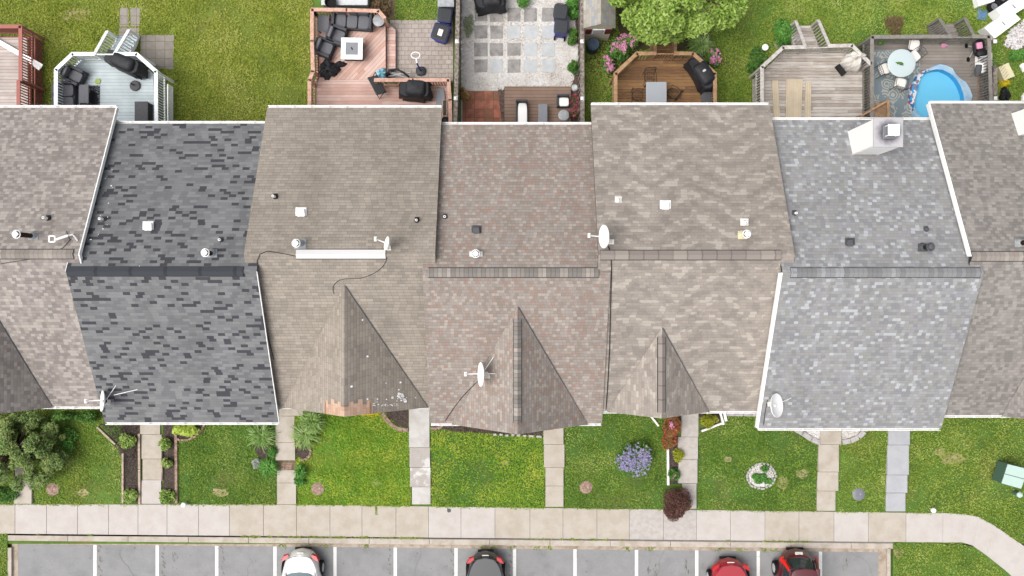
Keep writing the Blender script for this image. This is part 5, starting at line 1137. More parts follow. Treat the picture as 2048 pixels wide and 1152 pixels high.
crumple('plastic_bag', 'white plastic bag in the grass at the right frame edge', 'bag', 2046, 135, .6, .14, .2, .15, 'white', 31); crumple('plastic_bag', 'white plastic bag low at the right frame edge beside the roof', 'bag', 2046, 196, .6, .1, .22, .15, 'white', 37)
crumple('scrap', 'small dark scrap heap beside the short grey fence', 'scrap', 2008, 190, .6, .25, .3, .2, 'black', 41)

# ---------------------------------------------------------------- plants
def shrub(name, label, px, py, r_px, hgt, n, size, lm, cat='shrub', asp=.5, sq=1.0, tilt=.6, group=None, dots=None, dens=9, base=None, zb=None):
    p = G(px, py) if zb is None else W(px, py, zb); s0 = (H - p.z - hgt*.5)/FPX; r_ = r_px * s0; t = thing(name, label, cat, p, group)
    bl = []; r5 = random.Random(int(px*7+py))
    for i in range(dens):
        a_ = r5.uniform(0, 6.28); d_ = r_*.62*math.sqrt(r5.random()); q = r5.uniform(.32, .5)
        bl.append((p.x + d_*math.cos(a_), p.y + d_*sq*math.sin(a_), p.z + hgt*(.45 + .3*(1-d_/r_)) + r5.uniform(-.05, .05), r_*q, r_*q*sq, hgt*.42))
    bl.append((p.x, p.y, p.z + hgt*.45, r_*.72, r_*.72*sq, hgt*.45))
    P = cloud(bl, n); P = P[P[:, 2] > p.z + .01]; v, f = leaves(P, size, tilt, asp); npmesh('foliage', v, f, lm, t)
    st = MB(); 
    for i in range(5): a_ = i*1.26; st.tube([(p.x, p.y, p.z-.03), (p.x + r_*.3*math.cos(a_), p.y + r_*.3*math.sin(a_), p.z + hgt*.6)], [.02, .008], 5)
    st.build('stems', M['bark'], t)
    if dots:
        dm, dn, ds, df = dots; B = np.array(bl); k = rng.choice(len(bl), dn); th = rng.uniform(0, 6.28, dn); rr_ = np.sqrt(rng.random(dn))*.95
        C_ = np.column_stack([B[k, 0] + B[k, 3]*rr_*np.cos(th), B[k, 1] + B[k, 4]*rr_*np.sin(th), B[k, 2] + B[k, 5]*np.sqrt(np.maximum(0, 1-rr_**2))*1.0 + .02])
        P2 = np.repeat(C_, df, 0) + rng.normal(0, ds*.35, (dn*df, 3)); v, f = leaves(P2, ds*.6, .5, .8); npmesh('blossoms', v, f, dm, t)
    return t
def strappy(name, label, px, py, r_px, n, lm, hgt=.4, cat='plant', wd=.055, group='strap leaved clumps'):
    p = G(px, py); r_ = r_px*(H-.6)/FPX; t = thing(name, label, cat, p, group); V = []; Fc = []
    for i in range(n):
        a_ = rng.uniform(0, 6.28); L = r_*rng.uniform(.55, 1.05); o = rng.uniform(0, r_*.35); a2 = rng.uniform(0, 6.28); bx, by = p.x+o*math.cos(a2), p.y+o*math.sin(a2); hh = hgt*rng.uniform(.6, 1.1)
        nx, ny = -math.sin(a_)*wd/2, math.cos(a_)*wd/2; base = len(V); K_ = 5
        for k in range(K_+1):
            f = k/K_; x = bx + L*f*math.cos(a_); y = by + L*f*math.sin(a_); z = p.z + hh*math.sin(f*2.6)*1.0 + .01; ww = math.sin(min(1, f*1.3+.25)*math.pi*.9)*.9+.1
            V += [(x+nx*ww, y+ny*ww, z), (x-nx*ww, y-ny*ww, z)]
            if k: Fc.append((base+2*k-2, base+2*k-1, base+2*k+1, base+2*k))
    npmesh('leaves', np.array(V), np.array(Fc), lm, t); return t
def tree(name, label, px, py, blobs, n, size, lm, zt, r_tr, cat='tree', asp=.45, tilt=.55):
    p = G(px, py); t = thing(name, label, cat, p); B = np.array(blobs, float); P = cloud(blobs, n, .45); P = P[P[:, 2] > .65]
    v, f = leaves(P, size, tilt, asp); npmesh('crown', v, f, lm, t)
    b = MB(); c_ = Vector(B[:, :3].mean(0)); top = Vector((c_.x, c_.y, zt)); b.tube([p - Vector((0, 0, .1)), p.lerp(top, .5), top], [r_tr, r_tr*.8, r_tr*.45], 10)
    for q in blobs[::2]: b.tube([p.lerp(top, .45), (Vector(q[:3])*.6 + top*.4), Vector(q[:3])], [r_tr*.45, r_tr*.25, .015], 6)
    b.build('trunk', M['bark'], t, True); return t
# leafy tree over the lawn
r5 = random.Random(21); bl = []
edge = [(1262, 20), (1255, 48), (1275, 70), (1300, 85), (1322, 88), (1352, 82), (1385, 72), (1410, 60), (1442, 55), (1462, 40), (1478, 22), (1485, 0), (1290, 30), (1330, 50), (1370, 30), (1410, 25), (1440, 10), (1300, -10), (1360, -20), (1430, -30), (1340, 10), (1390, -5), (1230, -8), (1260, -25), (1315, 64), (1350, 60), (1290, 55), (1395, 50), (1425, 38), (1460, -30), (1330, -50), (1390, -60), (1280, -55)]
for x, y in edge:
    z = 4.6 + r5.uniform(-.7, .6) - .9*math.hypot((x-1365)/120, (y+20)/110); p = W(x, y, z); s_ = r5.uniform(.38, .56); p = W(1365+(x-1365)*.93, -20+(y+20)*.84, z); bl.append((p.x, p.y, z, s_, s_, s_*.8))
for i in range(26):
    x, y = r5.uniform(1280, 1450), r5.uniform(-70, 45); z = 4.0 - r5.uniform(0, 1.0); p = W(x, y, z); bl.append((p.x, p.y, z, .5, .5, .4))
tree('maple_tree', 'broad leafy light green tree behind the brown deck', 1362, -30, bl, 27000, .17, M['leaf_tree'], 4.2, .16)
# big evergreen at the lower left
bl = []
for i in range(125):
    a_ = r5.uniform(0, 6.28); d_ = math.sqrt(r5.random()); x, y = 34 + 100*d_*math.cos(a_), 900 + 74*d_*math.sin(a_); x = min(x, 140 - max(0, abs(y-915)-30)*.6)
    z = 2.2 - 1.2*d_*d_ + r5.uniform(-.45, .35); p = W(x, y, z); s_ = r5.uniform(.14, .36); bl.append((p.x, p.y, z, s_, s_, s_*.7))
tree('yew_tree', 'big grey green evergreen bush at the lower left corner', 35, 900, bl, 31000, .14, M['leaf_yew'], 1.9, .12, 'bush', .3)
shrub('fern', 'bright fern clump at the right edge of the big evergreen', 140, 880, 24, .5, 700, .12, M['leaf_fern'], 'fern', .3, 1.3, .3)
shrub('shrub', 'bright green low shrub under the gutter left of the charcoal roof', 180, 832, 26, .6, 2200, .09, M['leaf_dark'], sq=.5)
shrub('shrub', 'green shrub under the pinkish grey roof edge beside the evergreen', 135, 830, 24, .7, 2200, .09, M['leaf_dark'], sq=.5)
shrub('shrub', 'low dark green shrub at the left foot of the evergreen near the pavement', 12, 985, 34, .4, 2600, .08, M['leaf_dark'], sq=.6)
for px, py, r_, lb in ((261, 881, 19, 'round lime shrub in the mulch left of the second path'), (265, 991, 17, 'small lime shrub by the pavement left of the second path'), (338, 990, 18, 'grey green shrub by the pavement right of the second path'), (335, 886, 15, 'lime shrub right of the second path near the house'), (337, 925, 12, 'pale sparse shrub halfway along the second path')):
    shrub('shrub', lb, px, py, r_, .4, 900, .1, M['leaf_lime'], group='lime garden shrubs', asp=.6)
shrub('hosta', 'yellow green hosta inside the curved brick edging', 374, 858, 30, .35, 700, .17, M['leaf_hosta'], 'plant', .75, .55, .35)
strappy('daylily', 'spiky pale green lily clump left of the third path under the charcoal roof', 527, 868, 30, 220, M['leaf_strap'])
strappy('daylily', 'large strap leaved lily clump right of the third path', 615, 866, 30, 300, M['leaf_strap'], .45)
strappy('daylily', 'strap leaved lily clump against the gable of the brown roof', 628, 840, 26, 220, M['leaf_strap'], .45)
strappy('daylily', 'small grassy lily clump left of the third path near the lawn middle', 541, 932, 22, 170, M['leaf_fern'])
strappy('daylily', 'small grassy clump right of the third path below the round bed', 603, 940, 16, 120, M['leaf_fern'])
shrub('plant', 'leafy green plant in the dark bed left of the third path', 545, 903, 14, .3, 500, .1, M['leaf_fern'], 'plant')
shrub('plant', 'low leafy plant right of the third path above the pavement', 602, 962, 13, .25, 400, .1, M['leaf_bright'] if 'leaf_bright' in M else M['leaf_fern'], 'plant')
shrub('dusty_miller', 'silvery white leaved plant beside the grassy lily clump', 515, 925, 13, .2, 260, .12, island('leaf_silver', ['#8a9a80', '#c8d0c4', '#e8ece8']), 'plant', .3)
shrub('flower_clump', 'yellow flowering clump under the brown gable', 742, 825, 26, .4, 900, .07, M['petal_yellow'], 'flowers', sq=.28)
shrub('flower_bush', 'round purple blue flowering bush in the middle lawn', 1261, 911, 43, .85, 3000, .1, M['leaf_dark'], 'flower bush', .5, 1, .6, None, (M['petal_purple'], 330, .085, 9), 14)
shrub('rose_bush', 'red and orange leaved bush beside the pale path under the tan roof', 1340, 852, 27, .8, 2200, .1, M['leaf_red'], 'bush', dots=(M['petal_pink'], 1, .18, 22))
shrub('rose_bush', 'smaller red tinged bush below the red and orange bush', 1336, 882, 20, .6, 1100, .1, M['leaf_red'], 'bush')
shrub('shrub', 'yellow green shrub along the white edging strip', 1354, 910, 13, .4, 700, .09, M['leaf_gold'], sq=1.3)
shrub('peony', 'round green bush with one pale pink flower', 1348, 945, 15, .45, 900, .09, M['leaf_dark'], 'bush', dots=(M['petal_pink'], 1, .14, 20))
shrub('barberry', 'dense round burgundy bush on the pavement edge', 1346, 1002, 34, 1.0, 16000, .06, M['leaf_burg'], 'bush', .5, 1.15, .7, None, None, 16)
shrub('shrub', 'round gold green shrub in the corner bed under the tan roof', 1415, 838, 19, .5, 1500, .08, M['leaf_gold'])
shrub('hydrangea', 'pink flowering hydrangea bushes left of the brown deck', 1238, 108, 26, .8, 1500, .14, M['leaf_dark'], 'flower bush', .6, 1, .5, 'hydrangeas', (M['petal_pink'], 17, .14, 22))
shrub('hydrangea', 'pink hydrangea beside the shed and under the tree', 1255, 90, 24, .9, 1500, .14, M['leaf_dark'], 'flower bush', .6, .8, .5, 'hydrangeas', (M['petal_pink'], 10, .14, 22))
shrub('hydrangea', 'pink hydrangea at the lower left corner of the brown deck', 1215, 132, 20, .6, 900, .14, M['leaf_dark'], 'flower bush', .6, 1.2, .5, 'hydrangeas', (M['petal_pink'], 10, .14, 22))
shrub('hydrangea', 'pink hydrangea at the right corner of the brown deck', 1424, 122, 16, .6, 500, .14, M['leaf_dark'], 'flower bush', .6, 1.3, .5, 'hydrangeas', (M['petal_pink'], 11, .14, 22))
strappy('ornamental_grass', 'grey green grassy clump behind the brown deck', 1398, 93, 26, 260, M['leaf_strap'], .5)
for px, py, r_, lb in ((1045, 4, 18, 'green bush at the top edge of the gravel yard'), (1143, 12, 18, 'tall green bush in the top right corner of the gravel yard'), (1146, 34, 13, 'small green bush below the corner bush along the right fence'), (1145, 72, 11, 'dark green bush beside the blue wheeled bin'), (1144, 87, 10, 'low bush below the blue wheeled bin along the fence'), (1145, 138, 15, 'green bush at the lower right of the gravel yard')):
    shrub('shrub', lb, px, py, r_, .6, 1300, .09, M['leaf_dark'] if py > 60 else M['leaf_fern'], group='bushes in the gravel yard')
shrub('flower_clump', 'red and purple potted flowers at the right of the composite deck', 1151, 215, 20, .5, 900, .09, M['leaf_brown'], 'flowers', sq=1.4, dots=(M['petal_red'], 26, .09, 8))
shrub('weed_patch', 'pale green weed along the left fence of the gravel yard', 936, 52, 14, .2, 900, .06, island('weed', ['#8a9a6c', '#aab88a', '#c4ccae']), 'weeds', sq=2.0)
shrub('dead_bush', 'brown dried bush at the corner of the salmon deck', 765, 14, 26, .5, 1600, .09, M['leaf_brown'], 'bush')
shrub('shrub', 'leafy green weed bush left of the bleached deck stairs', 1566, 68, 30, .5, 1900, .11, M['leaf_fern'], dens=10)
shrub('shrub', 'low bush left of the bleached deck', 1510, 130, 24, .4, 1200, .1, M['leaf_dark'], sq=1.4)
shrub('potted_plant', 'bright green potted plant in the upper left corner of the grey deck', 1758, 82, 11, .4, 500, .1, M['leaf_fern'], 'plant', zb=ZD)
shrub('weed_patch', 'reddish dry weeds in the lawn above the pool deck', 1787, 50, 26, .12, 1300, .07, M['leaf_brown'], 'weeds')
shrub('shrub', 'small weeds in the lawn right of the pool deck', 2030, 110, 20, .25, 700, .1, M['leaf_fern'], sq=.7)
# planting beds
sheetpx('mulch_bed', [(195, 848), (280, 845), (278, 1005), (247, 1005), (247, 905), (233, 890)], M['mulch'], .01)
sheetpx('mulch_bed', [(326, 846), (352, 846), (352, 1005), (326, 1005)], M['mulch'], .01)
sheetpx('mulch_bed', [(352, 848), (412, 848), (403, 866), (380, 879), (355, 878)], M['mulch'], .012)
sheetpx('mulch_bed', [(768, 812), (817, 812), (817, 856), (795, 850), (778, 836)], M['mulch'], .012)
sheetpx('mulch_bed', [(862, 838), (1086, 838), (1086, 871), (985, 868), (905, 862), (862, 853)], M['mulch_brown'], .012)
sheetpx('mulch_bed', [(505, 890), (549, 890), (549, 915), (520, 918)], M['mulch'], .012)
sheetpx('mulch_bed', [(1336, 830), (1362, 830), (1362, 968), (1340, 968)], M['mulch'], .012)
sheetpx('mulch_bed', [(1398, 826), (1440, 826), (1440, 848), (1400, 860)], M['mulch'], .012)
circ = lambda cx, cy, r_, n=18, sq=1.0: [(cx + r_*math.cos(6.2832*i/n), cy + r_*sq*math.sin(6.2832*i/n)) for i in range(n)]
sheetpx('mulch_bed', circ(606, 903, 15), M['mulch'], .012)
chips([(200, 850), (278, 850), (278, 1003), (250, 1003), (250, 905)], 1800, .06, M['chips_dark'], 'mulch', 'dark wood mulch left of the second path', 'mulch')
chips([(862, 845), (1086, 845), (1086, 870), (985, 867), (905, 861), (862, 852)], 1800, .06, M['chips_dark'], 'mulch', 'brown mulch along the front of the mottled roof house', 'mulch')
sheetpx('gravel_bed', [(1590, 850), (1640, 850), (1640, 884), (1612, 872)], M['gravel_base'], .012); sheetpx('gravel_bed', [(1683, 850), (1728, 850), (1715, 874), (1683, 882)], M['gravel_base'], .012)
chips([(1605, 852), (1639, 852), (1639, 880), (1620, 872)], 700, .06, M['chips'], 'gravel', 'white stones left of the path in front of the blue grey roof', 'gravel')
chips([(1684, 852), (1724, 852), (1712, 870), (1684, 880)], 800, .06, M['chips'], 'gravel', 'white stones right of the path in front of the blue grey roof', 'gravel')
def edge_line(name, label, pts, m, w_=.09, h_=.12, cat='edging', L=.3, gap=.01, group='garden edging', jit=.0):
    P = [G(x, y) for x, y in pts]; b = MB()
    for a_, c_ in zip(P[:-1], P[1:]):
        n = max(1, round((c_-a_).length/L))
        for i in range(n):
            q0, q1 = a_.lerp(c_, i/n), a_.lerp(c_, (i+1)/n); q0.z += h_/2-.02; q1.z += h_/2-.02; d = (q1-q0).normalized()*gap; j = Vector((rr.uniform(-jit, jit), rr.uniform(-jit, jit), 0)); b.beam(q0+d+j, q1-d+j, w_, h_)
    return tag(b.build(name, M[m], None, False, .008), label, cat, group)
edge_line('timber_edging', 'slanting timber edging between lawn and mulch beside the charcoal roof', [(195, 853), (232, 888)], 'edging', L=3)
edge_line('timber_edging', 'long timber edging left of the second path mulch', [(247, 905), (247, 1006)], 'edging', L=2)
edge_line('timber_edging', 'timber edging along the left side of the second path', [(279.5, 866), (280.5, 1008)], 'edging', L=2, w_=.1)
edge_line('timber_edging', 'timber edging right of the second path beside the mulch', [(324.5, 925), (325, 960)], 'edging', L=2, w_=.08)
edge_line('timber_edging', 'long brown timber edging at the right of the mulch strip', [(353, 868), (354, 1006)], 'brick_edge', L=1.5, w_=.12)
edge_line('brick_edging', 'curved brick edging round the hosta', [(352, 876), (362, 880), (378, 879), (394, 871), (404, 860), (410, 848)], 'brick_edge', L=.2)
edge_line('brick_edging', 'curved brick edging of the dark bed under the brown gable', [(765, 826), (772, 836), (780, 846), (793, 856), (806, 859), (817, 859)], 'brick_edge', L=.2, w_=.18)
edge_line('brick_edging', 'ring of bricks round the small dark bed right of the third path', circ(606, 903, 16, 14)[9:] + circ(606, 903, 16, 14)[:5], 'brick_edge', L=.2, w_=.1)
edge_line('brick_edging', 'short curved brick edging at the foot of the white path', [(862, 857), (875, 857), (886, 850), (893, 842)], 'brick_edge', L=.2, w_=.13)
edge_line('stone_edging', 'pale stones edging the mulch before the mottled roof house', [(985, 869), (1020, 870), (1055, 871), (1086, 873)], 'block', L=.3, gap=.06, jit=.02)
edge_line('timber_edging', 'white edging strip beside the yellow green shrub', [(1335, 893), (1336, 970)], 'offwhite', L=2, w_=.1)
edge_line('timber_edging', 'short slanting white edging under the tan gable', [(1299, 829), (1317, 852)], 'offwhite', L=2)
edge_line('timber_edging', 'slanting white edging round the gold green shrub', [(1402, 862), (1446, 845)], 'offwhite', L=2)
edge_line('block_edging', 'row of grey blocks under the tan roof eave', [(1452, 827), (1520, 828)], 'block', L=.42, w_=.2)
edge_line('block_edging', 'curved grey block edging left of the path before the blue grey roof', [(1588, 857), (1604, 866), (1622, 878), (1640, 886)], 'block', L=.36, w_=.22, gap=.015)
edge_line('block_edging', 'curved grey block edging right of the path before the blue grey roof', [(1683, 884), (1700, 881), (1716, 874), (1728, 862), (1732, 850)], 'block', L=.36, w_=.22, gap=.015)
t = thing('downspout', 'white downspout lying out from the house beside the gold green shrub', 'downspout', G(1445, 838)); MB().beam(G(1440, 824, .1), G(1447, 849, .04), .09, .07).build('pipe', M['white'], t); MB().beam(G(1448, 822, .1), G(1452, 842, .04), .11, .07).build('splash_block', M['white'], t)
# stone ring planter
t = thing('ring_planter', 'round planter ring of white stones in the right lawn', 'planter', G(1522, 952)); p = G(1522, 952); b = MB()
for i in range(22): a_ = 6.2832*i/22; w_ = rr.uniform(.97, 1.05); b.ob((p.x+.63*w_*math.cos(a_), p.y+.57*w_*math.sin(a_), gz(p.x, p.y+.57*math.sin(a_))+rr.uniform(.0, .03)), (rr.uniform(.1, .18), .09, .1), a_+1.57+rr.uniform(-.3, .3))
b.build('stone_ring', M['block'], t, bevel=.01)
q = rng.uniform(-.58, .58, (2600, 2)); q = q[(q**2).sum(1) < .31]; v, f = leaves(np.column_stack([q[:, 0]+p.x, q[:, 1]*.9+p.y, np.array([gz(p.x, p.y+y_) for y_ in q[:, 1]*.9]) + rng.uniform(.02, .05, len(q))]), .06, .3, .7); npmesh('white_stones', v, f, M['chips'], t)
excl([G(x, y) for x, y in circ(1522, 952, 27)])
for dx, dy in ((-12, 0), (-6, 8), (6, -16), (13, 9), (2, 0)):
    sh = G(1522+dx, 952+dy); P = cloud([(sh.x, sh.y, sh.z+.12, .2, .15, .1)], 170); v, f = leaves(P, .09, .5, .5); npmesh('plant', v, f, M['leaf_fern'], t)
# covers, lights, utility boxes
for px, py, m, lb in ((106, 978, 'brick_edge', 'brown round utility cover in the left lawn below the evergreen'), (636, 977, 'brick_edge', 'brown round utility cover right of the third path'), (1172, 974, 'brick_edge', 'brown round utility cover in the middle lawn'), (1717, 988, 'grey_metal', 'grey round utility cover between the two right paths')):
    p = G(px, py); t = thing('utility_cover', lb, 'utility cover', p, 'lawn utility covers'); MB().lathe(p, [(.29, -.05), (.29, .035), (.27, .045), (.1, .05)], 28).build('lid', M[m], t, True); MB().lathe(p + Vector((.07, .0, .045)), [(.03, 0), (.02, .008)], 8).build('bolt', M['silver'], t); excl([G(x, y) for x, y in circ(px, py, 12.5)])
b = MB(); p = W(898, 1021, .135); b.lathe(p, [(.09, 0), (.09, .006), (.05, .008)], 18); tag(b.build('valve_cover', M['lead_dark'], None, True), 'small round metal valve cover in the pavement', 'valve cover')
for px, py, lb in ((373, 1006, 'white ball light at the pavement edge below the charcoal roof'), (1860, 1017, 'white ball light at the pavement edge in the right lawn')):
    p = G(px, py); t = thing('ball_light', lb, 'garden light', p, 'white ball lights'); MB().lathe(p, [(.03, 0), (.03, .2)], 10).build('stem', M['offwhite'], t); MB().lathe(p + Vector((0, 0, .2)), [(.04, 0), (.1, .04), (.12, .1), (.1, .17), (.03, .21)], 18).build('globe', M['white'], t, True)
t = thing('utility_box', 'green transformer box with mint lid in the right lawn', 'utility box', G(2015, 950)); zt = 1.25
q = [W(x, y, zt) for x, y in [(2002, 967), (2041, 978), (2056, 937), (2015, 927)]]; c_ = sum(q, Vector())/4; bq = [Vector((c_.x + (p.x-c_.x)*.98, c_.y + (p.y-c_.y)*.98, .5)) for p in q]
MB().hexa(bq, q).build('cabinet', M['util_green'], t, bevel=.02)
for f0, f1 in ((.02, .485), (.505, .98)):
    e = [q[0].lerp(q[3], f0), q[1].lerp(q[2], f0), q[1].lerp(q[2], f1), q[0].lerp(q[3], f1)]; up_ = Vector((0, 0, .05)); MB().hexa([p + Vector((0, 0, .002)) for p in e], [p + up_ for p in e]).build('lid', M['util_mint'], t, bevel=.015)
t = thing('marker_post', 'short mint utility post below the green transformer box', 'utility post', G(2028, 985)); p = G(2028, 985); MB().lathe(p, [(.11, 0), (.11, .4)], 18).build('post', M['util_green'], t, True); MB().lathe(p, [(.13, .4), (.13, .45), (.08, .5)], 18).build('cap', M['util_mint'], t, True)
mm('bare', '#b5a583', .98, .2, 8, '#9a9460', .4)
def blob_(cx, cy, a, b_, sd): q = random.Random(sd); return [(cx + a*q.uniform(.6, 1.2)*math.cos(6.2832*i/13), cy + b_*q.uniform(.6, 1.2)*math.sin(6.2832*i/13)) for i in range(13)]
for k_, (cx, cy, a, b_) in enumerate([(1905, 918, 26, 13), (1880, 905, 14, 9), (1797, 1105, 10, 12), (1567, 966, 12, 15), (1604, 948, 16, 10), (1455, 918, 10, 6), (165, 985, 14, 8), (440, 985, 20, 10), (1010, 925, 9, 6), (755, 965, 12, 8), (150, 30, 30, 14), (1865, 150-100, 12, 8)]): sheetpx('bare_soil', blob_(cx, cy, a, b_, k_), M['bare'], .012, False)
# weeds in the kerb joints
wp = []
for px in list(np.arange(485, 850, 3)) + list(np.arange(1035, 1260, 4)) + list(np.arange(1530, 1620, 3)) + [75, 180, 430, 1375, 1455, 1480]:
    if rr.random() < .55:
        for _ in range(rr.randint(2, 14)): p = W(px + rr.gauss(0, 3), kerb_y(px) + rr.gauss(.5, 1.0), .15); wp.append(tuple(p))
for px in (565, 650, 730, 965, 985, 1025, 1075, 1100, 1255, 1300, 1437, 1480, 1530, 1548):
    for _ in range(26): p = W(px + rr.gauss(0, 5), kerb_y(px) + 18 + rr.gauss(0, 2.5), .03); wp.append(tuple(p))
for _ in range(50): p = W(752 + rr.gauss(0, 1.2), 1018 + rr.gauss(0, 6), .15); wp.append(tuple(p))
for px in np.arange(-20, 1885, 1.6):
    if any(a < px < c for a, c in ((28, 63), (280, 323), (553, 592), (824, 861), (1090, 1127), (1364, 1394), (1633, 1671), (1772, 1811))): continue
    if math.sin(px*.13) + math.sin(px*.041+2) + rr.gauss(0, .6) > .1: p = W(px, top_y(px) + abs(rr.gauss(0, 1.6)), .15); wp.append(tuple(p))
v, f = leaves(np.array(wp), .08, .5, .45); tag(npmesh('joint_weeds', v, f, M['grass_green']), 'small weeds growing from the kerb and pavement joints', 'weeds', None, 'stuff')

# ---------------------------------------------------------------- lawns: a sheet each, with blades as stuff
def lawn(name, pts, base, blade, n, size, label, zf=None):
    P = [W(x, y, .6) if zf is None and y < 600 else (G(x, y) if zf is None else W(x, y, zf)) for x, y in pts]; poly = [(p.x, p.y) for p in P]; a_ = np.array(poly); mn, mx = a_.min(0), a_.max(0)
    area = abs(sum(poly[i][0]*poly[(i+1) % len(poly)][1] - poly[(i+1) % len(poly)][0]*poly[i][1] for i in range(len(poly))))/2
    b = MB(); ys = [mn[1]] + [y for y in (-9.6, -6.2) if mn[1] < y < mx[1]] + [mx[1]]
    if len(poly) == 4:
        def xat(y, side): 
            return (a_[:, 0].min() if side == 0 else a_[:, 0].max())
        for y0, y1 in zip(ys[:-1], ys[1:]):
            b.sheet([(mn[0], y0, gz(0, y0)+.002), (mx[0], y0, gz(0, y0)+.002), (mx[0], y1, gz(0, y1)+.002), (mn[0], y1, gz(0, y1)+.002)])
        struct(b.build('lawn', base, local=True))
    N = int(n*area); q = rng.uniform(mn, mx, (int(N*1.6)+10, 2)); q = q[inpoly(q, poly)]
    for e in EXCL: q = q[~inpoly(q, e)]
    q = q[:N]; ph_ = rng.uniform(0, 6.28, 8); fq = [(1.1, .7), (-.8, 1.3), (2.1, -1.2), (.5, 2.4), (2.9, 1.9), (-3.6, 1.4), (1.4, 4.1), (5.2, -3.1)]
    nv = sum(math.sqrt(1/(i+1.5))*np.sin(q[:, 0]*a+q[:, 1]*c+ph_[i]) for i, (a, c) in enumerate(fq)); q = q[rng.random(len(q)) < np.clip(.78 + .28*nv, .22, 1)]
    q = q + rng.normal(0, .025, q.shape)
    z = np.array([gz(x, y) for x, y in q]) if zf is None else np.full(len(q), zf); z = z + rng.uniform(.005, .05, len(q))
    v, f = leaves(np.column_stack([q, z]), size, .5, .42); tag(npmesh('grass', v, f, blade), label, 'grass', None, 'stuff')
DN = 520
lawn('l', [(-90, -60), (625, -60), (625, 262), (-90, 262)], M['lawn_olive'], M['grass_olive'], DN, .105, 'yellowish lawn behind the left houses')
lawn('l', [(780, -60), (908, -60), (908, 42), (780, 42)], M['lawn_green'], M['grass_green'], DN, .1, 'patch of lawn above the paver patio')
lawn('l', [(1168, -60), (2140, -60), (2140, 262), (1168, 262)], M['lawn_green'], M['grass_green'], DN, .1, 'green lawn behind the right houses')
lawn('l', [(-90, 800), (243, 800), (243, 1012), (-90, 1012)], M['lawn_green'], M['grass_green'], DN, .095, 'lawn below the evergreen at the left')
lawn('l', [(356, 800), (551, 800), (551, 1013), (356, 1013)], M['lawn_deep'], M['grass_deep'], DN, .095, 'lawn in front of the charcoal roof house')
lawn('l', [(592, 800), (820, 800), (820, 1014), (592, 1014)], M['lawn_bright'], M['grass_bright'], DN*1.2, .11, 'bright clover lawn in front of the brown roof house')
lawn('l', [(862, 800), (1087, 800), (1090, 1017), (862, 1017)], M['lawn_deep'], M['grass_bright'], DN*1.1, .1, 'thick green lawn in front of the mottled roof house')
lawn('l', [(1129, 800), (1334, 800), (1334, 1020), (1129, 1020)], M['lawn_deep'], M['grass_deep'], DN, .095, 'lawn round the purple flowering bush')
lawn('l', [(1397, 800), (1635, 800), (1635, 1024), (1397, 1024)], M['lawn_deep'], M['grass_deep'], DN, .095, 'lawn round the white stone ring')
lawn('l', [(1677, 800), (1772, 800), (1772, 1026), (1677, 1026)], M['lawn_green'], M['grass_green'], DN, .095, 'narrow lawn strip between the two right paths')
lawn('l', [(1818, 800), (2140, 800), (2140, 1120), (2040, 1090), (1990, 1055), (1950, 1034), (1900, 1028), (1815, 1028)], M['lawn_green'], M['grass_green'], DN, .095, 'wide lawn at the right around the green transformer box')
lawn('l', [(1788, 1086), (1925, 1087), (1960, 1104), (2010, 1148), (2026, 1180), (1788, 1180)], M['lawn_green'], M['grass_green'], DN, .095, 'grass corner right of the parking lot', .13)
lawn('l', [(-60, 1068), (14, 1068), (14, 1180), (-60, 1180)], M['lawn_green'], M['grass_green'], DN, .095, 'grass corner left of the parking lot', .13)

